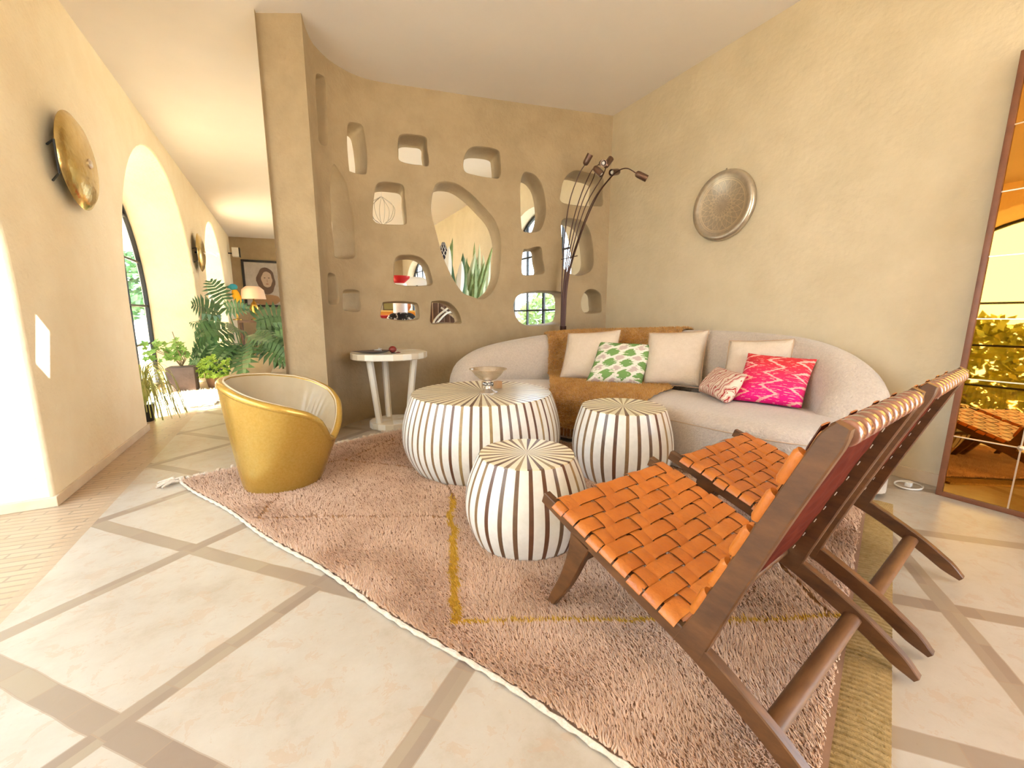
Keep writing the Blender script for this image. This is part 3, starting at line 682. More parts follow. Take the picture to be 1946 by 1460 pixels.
def build_sofa():
    root = thing('sofa', 'curved cream boucle sofa along the wall corner', 'sofa', (0, 0, 0))
    BOU = mat('boucle', (0.50, 0.42, 0.355), 0.95, col2=(0.60, 0.51, 0.435), scale=60, bump=0.9, bscale=95, sheen=0.4)
    nt_ = 90
    bm = bmesh.new(); secs = [back_section(k / nt_) for k in range(nt_ + 1)]
    grid(bm, lambda u, v: secs[round(u * nt_)][round(v * 27)], nt_ + 1, 28)
    for s in (secs[0], secs[-1]): pass
    obj('backrest', bm, BOU, root, angle=80)
    bm = bmesh.new(); ns = len(seat_section(.5)); t0, t1 = .03, .985
    secs2 = [seat_section(t0 + (t1 - t0) * k / nt_) for k in range(nt_ + 1)]
    V = grid(bm, lambda u, v: secs2[round(u * nt_)][round(v * (ns - 1))], nt_ + 1, ns)
    for row in (V[0], V[-1]):
        c = bm.verts.new((row[-1].co.x, row[-1].co.y, .03)); bm.faces.new(row + [c])
    obj('seat', bm, BOU, root, angle=80)
    # welt between the seat top and the plinth
    bm = bmesh.new(); tube(bm, [secs2[k][4] + Vector((0, 0, .0)) for k in range(0, nt_ + 1)], .004, 6); obj('seam', bm, mat('boucle_seam', (0.5, .37, .26), .95), root)
build_sofa()

# chenille throw draped over back, seat and front
def build_throw():
    OC = mat('ochre_chenille', (0.46, 0.22, 0.04), 0.95, col2=(0.68, 0.39, 0.11), scale=14, bump=0.8, bscale=70, sheen=0.5)
    root = thing('throw_blanket', 'ochre brown shaggy throw draped over the sofa back and seat', 'throw', (0, 0, 0))
    def path(t):
        bs = back_section(t, .014); ss = seat_section(t)
        F, Cr, B, h = st_interp(t)
        inner = [p for p in bs[:14] if p.z > .45][::-1]         # top down to the seat
        outer = [p for p in bs[14:] if p.z > .62][::-1]
        seat = [p + Vector((0, 0, .014)) for p in ss[9:-2]][::-1]
        d = (Cr - F).normalized(); fr = [p - Vector((d.x, d.y, 0)) * .016 for p in ss[:9]][::-1]
        fr = [p for p in fr if p.z > .10]
        pts = outer + inner + seat + fr
        cum = [0.0]
        for a, b in zip(pts, pts[1:]): cum.append(cum[-1] + (b - a).length)
        return pts, cum
    nu, nv = 80, 110; cols = []
    for i in range(nu):
        u = i / (nu - 1)
        tt = .265 + .30 * u
        pts, cum = path(tt); row = []
        for j in range(nv):
            v = j / (nv - 1)
            t2 = (.265 + .075 * 0 + (.30) * u) * (1 - v) + (.235 + .235 * u) * v
            pts, cum = path(t2) if (i % 1 == 0 and j % 6 == 0) or j == 0 else (pts, cum)
            s = cum[-1] * v; k = max(0, min(len(cum) - 2, next((q for q in range(len(cum) - 1) if cum[q + 1] >= s), len(cum) - 2)))
            row.append(pts[k].lerp(pts[k + 1], (s - cum[k]) / max(1e-6, cum[k + 1] - cum[k])))
        cols.append(row)
    bm = bmesh.new()
    V = grid(bm, lambda u, v: cols[round(u * (nu - 1))][round(v * (nv - 1))], nu, nv)
    for _ in range(2): bmesh.ops.smooth_vert(bm, verts=bm.verts[:], factor=.5, use_axis_x=True, use_axis_y=True, use_axis_z=True)
    bm.normal_update(); sgn = 1 if sum(f.normal.z for f in bm.faces) > 0 else -1
    items = []
    for f in bm.faces:
        f_n = f.normal * sgn; c = f.calc_center_median()
        for _ in range(5):
            a = f.verts[0].co.lerp(f.verts[1].co, random.random()).lerp(f.verts[3].co.lerp(f.verts[2].co, random.random()), random.random()); items.append((a, f_n))
    for v in bm.verts: v.co += v.normal * sgn * (.004 * noise.noise(v.co * 22) + .003)
    obj('blanket', bm, OC, root, angle=80)
    bm = bmesh.new(); tufts(bm, items, .024, .0042, .8); o = obj('pile', bm, OC, root, smooth=False); o['kind'] = 'stuff'
    bm = bmesh.new()
    for i in range(nu):
        p = cols[i][-1]
        for q in range(2):
            a = p + Vector((random.uniform(-.01, .01), random.uniform(-.01, .01), 0)); tube(bm, [a, a + Vector((random.uniform(-.012, .0), random.uniform(-.012, .0), -.03)), a + Vector((-.012, -.012, -.062))], [.004, .005, .004], 5)
    obj('fringe', bm, mat('dark_fringe', (0.22, 0.10, 0.03), 0.95), root)
build_throw()

# cushions
def uv_mat(name, build):
    m = bpy.data.materials.new(name); m.use_nodes = True; nt = m.node_tree; b = nt.nodes['Principled BSDF']; b.inputs['Roughness'].default_value = .9
    uv = N(nt, 'ShaderNodeUVMap'); uv.uv_map = 'UVMap'; sp = N(nt, 'ShaderNodeSeparateXYZ'); nt.links.new(uv.outputs[0], sp.inputs[0])
    nt.links.new(build(nt, uv.outputs[0], sp.outputs[0], sp.outputs[1]), b.inputs['Base Color'])
    n = N(nt, 'ShaderNodeTexNoise'); n.inputs['Scale'].default_value = 120; bp = N(nt, 'ShaderNodeBump'); bp.inputs['Strength'].default_value = .25; bp.inputs['Distance'].default_value = .004
    nt.links.new(uv.outputs[0], n.inputs['Vector']); nt.links.new(n.outputs['Fac'], bp.inputs['Height']); nt.links.new(bp.outputs[0], b.inputs['Normal'])
    return m
def fuzz(nt, uvv, sc, stretch=(1, 6)):
    mp = N(nt, 'ShaderNodeMapping'); mp.inputs['Scale'].default_value = (*stretch, 1); nt.links.new(uvv, mp.inputs[0])
    n = N(nt, 'ShaderNodeTexNoise'); n.inputs['Scale'].default_value = sc; n.inputs['Detail'].default_value = 3; nt.links.new(mp.outputs[0], n.inputs['Vector']); return n.outputs['Fac']
def zigzag_pink(nt, uvv, U, V):
    f = M_(nt, 'SUBTRACT', fuzz(nt, uvv, 8, (1, 7)), .5)
    tri = M_(nt, 'ABSOLUTE', M_(nt, 'SUBTRACT', M_(nt, 'FRACT', M_(nt, 'MULTIPLY', V, 3.6)), .5))
    r = M_(nt, 'ADD', M_(nt, 'ADD', M_(nt, 'MULTIPLY', U, 2.3), M_(nt, 'MULTIPLY', tri, 1.25)), M_(nt, 'MULTIPLY', f, .35))
    d = M_(nt, 'ABSOLUTE', M_(nt, 'SUBTRACT', M_(nt, 'FRACT', r), .5)); line = M_(nt, 'LESS_THAN', d, .075)
    dash = M_(nt, 'GREATER_THAN', fuzz(nt, uvv, 7, (1.2, 9)), .61)
    mask = M_(nt, 'MAXIMUM', line, dash)
    base = mixc(nt, M_(nt, 'MULTIPLY', V, 1.25, True), (0.80, 0.0, 0.22), (0.66, 0.03, 0.04))
    return mixc(nt, M_(nt, 'MULTIPLY', mask, .85), base, (0.86, 0.50, 0.42))
def ikat_green(nt, uvv, U, V):
    f = M_(nt, 'SUBTRACT', fuzz(nt, uvv, 10, (1, 3)), .5)
    a = M_(nt, 'ADD', M_(nt, 'MULTIPLY', U, 3.1), M_(nt, 'MULTIPLY', f, .9)); b = M_(nt, 'ADD', M_(nt, 'MULTIPLY', V, 3.7), M_(nt, 'MULTIPLY', f, .7))
    s = M_(nt, 'MULTIPLY', M_(nt, 'SINE', M_(nt, 'MULTIPLY', M_(nt, 'ADD', a, b), PI)), M_(nt, 'SINE', M_(nt, 'MULTIPLY', M_(nt, 'SUBTRACT', b, a), PI)))
    g = M_(nt, 'GREATER_THAN', s, .12); lil = M_(nt, 'LESS_THAN', s, -.55)
    c = mixc(nt, g, (0.78, 0.76, 0.66), (0.17, 0.32, 0.09)); return mixc(nt, lil, c, (0.55, 0.44, 0.40))
def stripes_red(nt, uvv, U, V):
    n = N(nt, 'ShaderNodeTexWave'); n.wave_type = 'BANDS'; n.inputs['Scale'].default_value = 3.2; n.inputs['Distortion'].default_value = 9; n.inputs['Detail'].default_value = 2; n.inputs['Detail Scale'].default_value = 1.4
    mp = N(nt, 'ShaderNodeMapping'); mp.inputs['Scale'].default_value = (1.3, .7, 1); mp.inputs['Rotation'].default_value = (0, 0, .3); nt.links.new(uvv, mp.inputs[0]); nt.links.new(mp.outputs[0], n.inputs['Vector'])
    c = ramp(nt, n.outputs['Fac'], [(.36, (0.76, .62, .50)), (.40, (.50, .04, .03)), (.56, (.22, .015, .015)), (.60, (.76, .62, .50)), (.86, (.76, .62, .50)), (.90, (.40, .03, .03))]); return c
def cushion(label, corners, thick, m, group=None, puff=1.0, piping=None, back_shift=0.0):
    bl, br, tr, tl = (Vector(p) for p in corners)
    c = (bl + br + tr + tl) / 4; nrm = (br - bl).cross(tl - bl).normalized()
    if nrm.dot(c - Vector((0, 0, 1))) > 0: nrm = -nrm      # nrm points at the viewer's side
    root = thing('cushion', label, 'cushion', tuple(c), 0, group)
    n = 26; bm = bmesh.new(); rd = random.Random(label)
    ph = rd.uniform(0, 9)
    def sh(u, v, side):
        uu, vv = u * 2 - 1, v * 2 - 1
        pin = .045
        a = uu * (1 - pin * (1 - abs(vv) ** 2)) ; b = vv * (1 - pin * (1 - abs(uu) ** 2))
        p = bl.lerp(br, (a + 1) / 2).lerp(tl.lerp(tr, (a + 1) / 2), (b + 1) / 2)
        e = max(0, (1 - uu ** 4)) * max(0, (1 - vv ** 4)); z = thick / 2 * e ** .55 * (1 - .15 * vv)
        z += .006 * noise.noise(Vector((u * 3 + ph, v * 3, side))) * min(1, e * 3)
        return p + nrm * side * z - c
    for s in (1, -1):
        grid(bm, lambda u, v: sh(u, v, s), n, n)
    bmesh.ops.remove_doubles(bm, verts=bm.verts[:], dist=.0006)
    obj('cover', bm, m, root, angle=80)
    if piping:
        bm = bmesh.new(); pts = [sh(k / 20, 0, 1) for k in range(20)] + [sh(1, k / 20, 1) for k in range(20)] + [sh(1 - k / 20, 1, 1) for k in range(20)] + [sh(0, 1 - k / 20, 1) for k in range(21)]
        tube(bm, pts, .004, 6); obj('piping', bm, piping, root)
    return root
LINEN = mat('cream_linen', (0.64, 0.53, 0.42), 0.95, col2=(0.70, 0.59, 0.48), scale=30, bump=0.4, bscale=160)
PIPE = mat('cream_piping', (0.52, 0.36, 0.24), 0.9)
G = 'cream cushions against the sofa back'
def up(cs, dz): return [(x, y, z + dz) for x, y, z in cs]
cushion('cream square cushion at the far side of the green patterned one', [(2.156, 3.08, 0.44), (2.463, 2.707, 0.44), (2.62, 2.806, 0.884), (2.305, 3.163, 0.845)], .15, LINEN, G, piping=PIPE)
cushion('cream square cushion in the middle of the sofa on the ochre throw', [(2.577, 2.488, 0.44), (2.835, 2.119, 0.44), (3.001, 2.206, 0.891), (2.729, 2.576, 0.862)], .15, LINEN, G, piping=PIPE)
cushion('cream square cushion behind the pink patterned cushion', [(2.76, 1.90, 0.45), (2.94, 1.52, 0.45), (3.04, 1.575, 0.850), (2.875, 1.935, 0.825)], .13, LINEN, G, piping=PIPE)
cushion('green and white ikat patterned cushion on the ochre throw', [(2.2, 2.753, 0.45), (2.518, 2.43, 0.45), (2.752, 2.527, 0.765), (2.435, 2.867, 0.783)], .13, uv_mat('green_ikat', ikat_green))
cushion('small red and cream tiger striped cushion lying on the seat', [(2.725, 2.048, 0.44), (2.48, 1.662, 0.44), (2.575, 1.592, 0.634), (2.79, 1.952, 0.635)], .12, uv_mat('red_ikat', stripes_red))
cushion('hot pink cushion with pale zigzag pattern', [(2.628, 1.718, 0.44), (2.752, 1.341, 0.44), (2.94, 1.375, 0.734), (2.826, 1.754, 0.749)], .13, uv_mat('pink_ikat', zigzag_pink))

# ------------------------------------------------------------------ gold tub armchair
def build_tub():
    root = thing('tub_armchair', 'gold tub armchair with pale leather inside', 'armchair', (-.085, 2.745, .018))
    GOLD = mat('gold_leather', (0.56, 0.34, 0.06), 0.26, metal=0.55, col2=(0.64, 0.41, 0.10), scale=90, bump=0.06, bscale=300, coat=0.3)
    GREY = mat('champagne_leather', (0.42, 0.34, 0.22), 0.40, col2=(0.48, 0.40, 0.27), scale=5, bump=0.2, bscale=14, coat=0.15)
    KEY = [(-180, .640), (-162, .630), (-146, .606), (-134, .583), (-120, .558), (-105, .532), (-90, .504), (-74, .468), (-61, .420), (-51, .360), (-40, .300), (-25, .272), (-8, .305), (8, .375), (24, .452), (43, .515), (67, .566), (87, .597), (116, .625), (137, .636), (161, .642), (180, .640)]
    def rim(a):
        a = (math.degrees(a) + 180) % 360 - 180
        for (a0, z0), (a1, z1) in zip(KEY, KEY[1:]):
            if a0 <= a <= a1:
                t = (a - a0) / (a1 - a0); return z0 + (z1 - z0) * t
        return .64
    cx, cy = .085, .005      # the top ring's centre relative to the base ring
    def wall(a, z, inset=0.0):
        t = z / .615; r = .205 + (.365 - .205) * t ** .9 - inset
        return Vector((cx * t + r * math.cos(a), cy * t + r * math.sin(a), z))
    n = 96
    bm = bmesh.new()
    def outer(u, v):
        a = 2 * PI * u; return wall(a, (rim(a) - .018) * v)
    V = grid(bm, outer, n, 18, closed_u=True); bm.faces.new([V[i][0] for i in range(n)])
    obj('shell', bm, GOLD, root, angle=60)
    bm = bmesh.new()    # rounded rim roll
    tube(bm, [wall(2 * PI * k / n, rim(2 * PI * k / n) - .018, .016) for k in range(n + 1)], .021, 10, caps=False); obj('rim_roll', bm, GOLD, root, angle=80)
    bm = bmesh.new(); tube(bm, [wall(2 * PI * k / n, rim(2 * PI * k / n) - .002, .036) for k in range(n + 1)], .0045, 6, caps=False); obj('piping', bm, mat('pale_piping', (0.66, 0.56, 0.40), .5), root)
    bm = bmesh.new()
    def inner(u, v):
        a = 2 * PI * u; zr = rim(a) - .012; z = zr + (.27 - zr) * v; r_in = .040 + .05 * math.sin(min(v, 1) * PI / 2)
        p = wall(a, z, r_in); pl = .0022 * math.sin(a * 40 + 2 * math.sin(a * 7)) * math.exp(-((v - .45) / .25) ** 2) * math.exp(-((a - .9) / .5) ** 2)
        p += Vector((math.cos(a), math.sin(a), 0)) * pl; return p
    grid(bm, inner, 288, 12, closed_u=True); obj('lining', bm, GREY, root, angle=80)
    bm = bmesh.new()
    prof = [(.0, .31), (.12, .315), (.19, .31), (.225, .295), (.24, .27), (.24, .24)]
    lathe(bm, prof, 64, c=(cx * .5 + .01, cy * .5, 0), cap=False)
    obj('seat_cushion', bm, GREY, root, angle=80)
build_tub()

# ------------------------------------------------------------------ woven leather lounge chairs
def woven(bm, P, nu, nv, off, width, lift, ext=2, dark=1):
    """over/under ribbons on the patch P(u,v)->(point, normal); strips along v (nu of them) and along u (nv)"""
    def ribbon(fixed, along_v, idx, nc):
        res = nc * 6
        rows = []
        for k in range(-ext, res + ext + 1):
            w = k / res; wc = min(max(w, 0), 1)
            ph = wc * nc - .5; j = min(max(int(round(ph)), 0), nc - 1)
            def up_(jj):
                over = ((idx + jj) % 3 == 0)
                if not along_v: over = not ((idx + jj) % 3 == 0)
                else: over = ((idx + jj) % 3 == 0)
                return 1.0 if over else -1.0
            j0 = int(math.floor(ph)); t = ph - j0; a = up_(min(max(j0, 0), nc - 1)); b = up_(min(max(j0 + 1, 0), nc - 1)); t = min(max((t - .25) / .5, 0), 1); t = t * t * (3 - 2 * t)
            z = (a + (b - a) * t) * lift
            over_edge = 0.0
            if w < 0: over_edge = -w * res
            if w > 1: over_edge = (w - 1) * res
            u, v = (fixed, w) if along_v else (w, fixed)
            p, n = P(u, v); hw = width / 2
            du = P(min(u + .01, 1.5), v)[0] - P(u - .01, v)[0]; dv = P(u, min(v + .01, 1.5))[0] - P(u, v - .01)[0]
            side = (du if along_v else dv).normalized()
            drop = .006 * over_edge + .0012 * over_edge ** 2
            c = p + n * (off + z - drop)
            rows.append([bm.verts.new(c - side * hw), bm.verts.new(c - side * hw * .6 + n * .0014), bm.verts.new(c + side * hw * .6 + n * .0014), bm.verts.new(c + side * hw),
                         bm.verts.new(c + side * hw - n * .0022), bm.verts.new(c - side * hw - n * .0022)])
        for a, b in zip(rows, rows[1:]):
            for q in range(6):
                f = bm.faces.new([a[q], a[(q + 1) % 6], b[(q + 1) % 6], b[q]]); f.material_index = dark if q == 4 else (2 if q in (3, 5) else 0)
        bm.faces.new(rows[0]); bm.faces.new(rows[-1])
    for i in range(nu): ribbon((i + .5) / nu, True, i, nv)
    for j in range(nv): ribbon((j + .5) / nv, False, j, nu)

def build_chair():
    root = thing('woven_lounge_chair', '', 'chair', (1.151, .296, .02), .147, 'woven leather lounge chairs')
    HW = .295
    WOOD = mat('oiled_teak', (0.052, 0.020, 0.007), 0.42, col2=(0.18, 0.075, 0.025), scale=3.0, detail=12, contrast=.55, coat=0.1, stretch=(14, 2.2, 6))
    WOODL = mat('light_teak', (0.09, 0.036, 0.013), 0.45, col2=(0.20, 0.092, 0.034), scale=3.5, detail=12, stretch=(2, 10, 10))
    TAN = mat('tan_leather', (0.47, 0.125, 0.012), 0.42, col2=(0.62, 0.20, 0.028), scale=9, bump=0.25, bscale=90, coat=0.12)
    SUEDE = mat('dark_suede', (0.07, 0.010, 0.005), 0.9, col2=(0.12, 0.020, 0.009), spec=0.08, scale=12)
    EDGE = mat('leather_edge', (0.10, 0.03, 0.01), 0.7)
    def Pt(s, d, z): return Vector((s * HW, d, z))
    rail = [(.868, .376), (.70, .318), (.50, .250), (.313, .188), (.148, .105), (.045, .036), (.0, .004)]
    rw = [.028] * 7; rh = [.040, .046, .050, .052, .050, .044, .018]
    for s in (-1, 1):
        bm = bmesh.new(); bar(bm, [Pt(s, d, z) for d, z in catmull_2(rail)], .028, resample(rh, len(catmull_2(rail))), side=(1, 0, 0)); obj('seat_rail', bm, WOOD, root)
        bm = bmesh.new(); stile = [(.335, .175), (.30, .262), (.235, .43), (.16, .62), (.105, .755), (.088, .793)]
        sp = catmull_2(stile); bar(bm, [Pt(s, d, z) for d, z in sp], .029, resample([.075, .062, .052, .046, .044, .026], len(sp)), side=(1, 0, 0)); obj('back_stile', bm, WOOD, root)
        bm = bmesh.new(); leg = [(.695, .300), (.715, .235), (.755, .135), (.805, .045), (.828, .004)]
        lp_ = catmull_2(leg); bar(bm, [Pt(s, d, z) for d, z in lp_], .028, resample([.085, .064, .048, .036, .028], len(lp_)), side=(1, 0, 0)); obj('leg', bm, WOOD, root)
    bm = bmesh.new(); tube(bm, [Pt(-.98, .812, .356), Pt(.98, .812, .356)], .013, 12); obj('front_bar', bm, WOOD, root)
    bm = bmesh.new(); tube(bm, [Pt(-1, .735, .200), Pt(1, .735, .200)], .014, 12); obj('stretcher', bm, WOOD, root)
    bm = bmesh.new(); tube(bm, [Pt(-.97, .150, .100), Pt(.97, .150, .100)], .023, 14, flat=.62); obj('stretcher', bm, WOODL, root)
    bm = bmesh.new(); tube(bm, [Pt(-.98, .095, .770), Pt(.98, .095, .770)], .014, 12); obj('top_bar', bm, WOOD, root)
    bm = bmesh.new(); tube(bm, [Pt(-.98, .340, .225), Pt(.98, .340, .225)], .013, 12); obj('rear_bar', bm, WOOD, root)
    # seat weave: u across, v from the front bar back
    A = Vector((0, .812, .377)); B_ = Vector((0, .360, .228)); ns = Vector((0, -(B_ - A).z, (B_ - A).y)); ns = Vector((0, A.z - B_.z, -(A.y - B_.y))) ; ns = Vector((0, -(A.z - B_.z), (A.y - B_.y))).normalized()
    def PS_(u, v):
        c = A.lerp(B_, v); sag = -.012 * math.sin(PI * min(max(u, 0), 1)) * math.sin(PI * min(max(v, 0), 1)); return Vector(((u * 2 - 1) * (HW + .004), c.y, c.z)) + ns * sag, ns
    bm = bmesh.new(); woven(bm, PS_, 10, 9, .010, .047, .0036); obj('woven_seat', bm, [TAN, SUEDE, EDGE], root, angle=50)
    A2 = Vector((0, .112, .775)); B2 = Vector((0, .318, .262)); nb = Vector((0, (A2.z - B2.z), (B2.y - A2.y))).normalized()
    def PB_(u, v):
        c = A2.lerp(B2, v); return Vector(((u * 2 - 1) * (HW - .010), c.y, c.z)) - nb * (.010 * math.sin(PI * min(max(u, 0), 1)) * math.sin(PI * min(max(v, 0), 1))), nb
    bm = bmesh.new(); woven(bm, PB_, 10, 9, .014, .047, .0030, ext=0); obj('woven_back', bm, [TAN, SUEDE, EDGE], root, angle=50)
    # suede lining on the back of the backrest, stitched
    bm = bmesh.new()
    grid(bm, lambda u, v: PB_(.03 + .94 * u, .02 + .96 * v)[0] - nb * (.006 - .003 * math.sin(v * 9 * PI) * math.sin(u * 10 * PI)), 41, 37); lin = obj('back_lining', bm, SUEDE, root, angle=80)
    bm = bmesh.new(); rd = random.Random(5)
    for i in (0, 1, 8):
        for j in range(10):
            u = (i + 1) / 10 + .01 * rd.uniform(-1, 1); v = (j + .5) / 10
            p, n = PB_(u, v); q, n = PB_(u, v + .022); bar(bm, [p - nb * .012, q - nb * .012], .0028, .002, up=tuple(nb))
    obj('stitching', bm, mat('white_thread', (0.75, 0.70, 0.66), .8), lin)
    # leather loops over the top bar
    bm = bmesh.new(); nl = 11
    for k in range(nl):
        s0 = -.93 + 1.86 * (k + .12) / nl; s1 = -.93 + 1.86 * (k + .88) / nl
        tube(bm, [Pt(s0, .095, .770), Pt(s0 + .012, .095, .770), Pt(s1 - .012, .095, .770), Pt(s1, .095, .770)], [.021, .0245, .0245, .021], 18)
    obj('top_wraps', bm, mat('brown_leather', (0.20, 0.075, 0.045), 0.22, col2=(0.30, 0.13, 0.09), scale=20, coat=.5), root, angle=50)
    # loops around both stiles where the cross straps turn
    for s in (-1, 1):
        for k in range(5):
            bm = bmesh.new(); v = .10 + k * .185; a = PB_(0, v)[0]; b = PB_(0, v + .135)[0]; a.x = b.x = s * (HW + .001)
            tube(bm, [a + nb * .013, a.lerp(b, .08) + nb * .015, a.lerp(b, .92) + nb * .015, b + nb * .013], [.0125, .0140, .0140, .0125], 14)
            obj('stile_wrap', bm, TAN, root)
    return root
def catmull_2(P, n=5):
    return [(p.x, p.y) for p in catmull([(a, b, 0) for a, b in P], n)]
def resample(vals, n):
    out = []
    for k in range(n):
        x = k / (n - 1) * (len(vals) - 1); i = min(int(x), len(vals) - 2); out.append(vals[i] + (vals[i + 1] - vals[i]) * (x - i))
    return out
ch = build_chair(); ch['label'] = 'woven tan leather lounge chair nearest the striped drum tables'
dup(ch, (1.879, .399, .02), .151, 'woven tan leather lounge chair nearest the leaning mirror')

# ------------------------------------------------------------------ leaning mirror
def build_mirror():
    root = thing('leaning_mirror', 'tall amber tinted panelled mirror leaning on the wall', 'mirror', (3.195, .81, 0))
    root.rotation_euler = (0, math.radians(2.9), 0)
    Wd, Ht = 1.02, 2.30
    FR = mat('mirror_frame_wood', (0.16, 0.055, 0.025), 0.4, col2=(0.24, 0.09, 0.04), scale=8)
    m = bpy.data.materials.new('amber_mirror'); m.use_nodes = True; b = m.node_tree.nodes['Principled BSDF']
    b.inputs['Base Color'].default_value = (0.66, 0.31, 0.055, 1); b.inputs['Metallic'].default_value = 1; b.inputs['Roughness'].default_value = .015
    bm = bmesh.new(); t = .026
    bx(bm, -.018, .018, -t, 0, 0, Ht, bev=.003); bx(bm, -.018, .018, -Wd, -Wd + t, 0, Ht, bev=.003); bx(bm, -.018, .018, -Wd + t, -t, 0, t, bev=.003); bx(bm, -.018, .018, -Wd + t, -t, Ht - t, Ht, bev=.003)
    obj('frame', bm, FR, root)
    bm = bmesh.new(); bx(bm, .012, .017, -Wd + .01, -.01, .01, Ht - .01); obj('backing', bm, FR, root, smooth=False)
    nc, nr = 4, 7; cw = (Wd - 2 * t) / nc; rh_ = (Ht - 2 * t) / nr; rd = random.Random(2)
    for i in range(nc):
        for j in range(nr):
            bm = bmesh.new(); y1 = -t - i * cw; z0 = t + j * rh_
            Mx = Matrix.Translation((-.004, y1 - cw / 2, z0 + rh_ / 2)) @ Matrix.Rotation(rd.uniform(-.004, .004), 4, 'Y') @ Matrix.Rotation(rd.uniform(-.004, .004), 4, 'Z')
            bx(bm, -.002, .002, -cw / 2 + .001, cw / 2 - .001, -rh_ / 2 + .001, rh_ / 2 - .001, M=Mx); obj('mirror_panel', bm, m, root, smooth=False)
    JO = mat('joint_brass', (0.75, 0.58, 0.42), .3, metal=.8)
    bm = bmesh.new()
    for i in range(1, nc): bx(bm, -.010, -.006, -t - i * cw - .003, -t - i * cw + .003, t, Ht - t)
    for j in range(1, nr): bx(bm, -.010, -.006, -Wd + t, -t, t + j * rh_ - .003, t + j * rh_ + .003)
    obj('joint_strips', bm, JO, root, smooth=False)
    for i in range(1, nc):
        for j in range(1, nr):
            bm = bmesh.new(); lathe(bm, [(.0, .010), (.008, .009), (.013, .004), (.013, .0)], 14, M=Matrix.Translation((-.008, -t - i * cw, t + j * rh_)) @ Matrix.Rotation(-PI / 2, 4, 'Y'), cap=False); obj('rosette', bm, JO, root)
build_mirror()
# white cable and plug on the floor beside the mirror
root = thing('extension_cable', 'white cable loop with plug on the floor beside the mirror', 'cable', (3.19, .93, 0))
WHITEP = mat('white_plastic', (0.8, 0.78, 0.74), .4)
bm = bmesh.new(); tube(bm, [(.07 * math.cos(a / 20 * 2 * PI) * (1.0 + .3 * a / 40), .06 * math.sin(a / 20 * 2 * PI), .006 + .004 * (a > 20)) for a in range(38)], .0035, 6); obj('cord', bm, WHITEP, root)
bm = bmesh.new(); bx(bm, -.018, .018, -.014, .014, 0, .024, bev=.004); obj('plug', bm, WHITEP, root)

# ------------------------------------------------------------------ wall discs
def disc_prof(R, depth): return [(.0, depth), (R * .12, depth + .004), (R * .16, depth - .002), (R * .55, depth * .93), (R * .80, depth * .70), (R * .93, depth * .42), (R, depth * .10), (R, 0), (0, 0)]
def engraved(name, base, line):
    m = bpy.data.materials.new(name); m.use_nodes = True; nt = m.node_tree; b = nt.nodes['Principled BSDF']; b.inputs['Metallic'].default_value = .85; b.inputs['Roughness'].default_value = .28
    tc = N(nt, 'ShaderNodeTexCoord'); sp = N(nt, 'ShaderNodeSeparateXYZ'); nt.links.new(tc.outputs['Object'], sp.inputs[0])
    Y, Z = sp.outputs[1], sp.outputs[2]; r = M_(nt, 'SQRT', M_(nt, 'ADD', M_(nt, 'MULTIPLY', Y, Y), M_(nt, 'MULTIPLY', Z, Z))); th = M_(nt, 'ARCTAN2', Z, Y)
    mask = None
    for R0 in (.20, .205, .09, .215):
        q = M_(nt, 'LESS_THAN', M_(nt, 'ABSOLUTE', M_(nt, 'SUBTRACT', r, R0)), .0016); mask = q if mask is None else M_(nt, 'MAXIMUM', mask, q)
    for k, (n_, amp, r0, ph) in enumerate(((10, .05, .145, 0), (10, .05, .145, PI / 10), (10, .035, .085, 0), (10, .035, .085, PI / 10))):
        # star polygon: triangle wave radius
        tri = M_(nt, 'ABSOLUTE', M_(nt, 'SUBTRACT', M_(nt, 'FRACT', M_(nt, 'MULTIPLY', M_(nt, 'ADD', th, ph + 10), n_ / (2 * PI))), .5))
        rr = M_(nt, 'ADD', M_(nt, 'MULTIPLY', M_(nt, 'SUBTRACT', tri, .25), amp * 4), r0)
        q = M_(nt, 'LESS_THAN', M_(nt, 'ABSOLUTE', M_(nt, 'SUBTRACT', r, rr)), .003); mask = M_(nt, 'MAXIMUM', mask, q)
    n = N(nt, 'ShaderNodeTexNoise'); n.inputs['Scale'].default_value = 30; n.inputs['Detail'].default_value = 6; nt.links.new(tc.outputs['Object'], n.inputs['Vector'])
    c = mixc(nt, n.outputs['Fac'], base, tuple(x * .6 for x in base)); c = mixc(nt, M_(nt, 'MULTIPLY', mask, .8), c, line); nt.links.new(c, b.inputs['Base Color'])
    bp = N(nt, 'ShaderNodeBump'); bp.inputs['Strength'].default_value = .3; bp.inputs['Distance'].default_value = .003; nt.links.new(M_(nt, 'ADD', mask, n.outputs['Fac']), bp.inputs['Height']); nt.links.new(bp.outputs[0], b.inputs['Normal'])
    return m
root = thing('engraved_tray', 'round silver tray engraved with a star, hung on the straw wall above the sofa', 'tray', (3.338, 2.40, 1.925))
bm = bmesh.new(); R_ = .285
lathe(bm, [(.0, .030), (.21, .030), (.235, .042), (.262, .046), (.278, .036), (.285, .012), (.280, 0), (0, 0)], 72, M=Matrix.Rotation(-PI / 2, 4, 'Y'), cap=False)
obj('plate', bm, engraved('engraved_silver', (0.72, 0.64, 0.52), (0.95, 0.82, 0.62)), root, angle=50)
bm = bmesh.new(); bx(bm, -.004, .003, -.006, .006, .26, .30); obj('hanger', bm, SILVER, root, smooth=False)
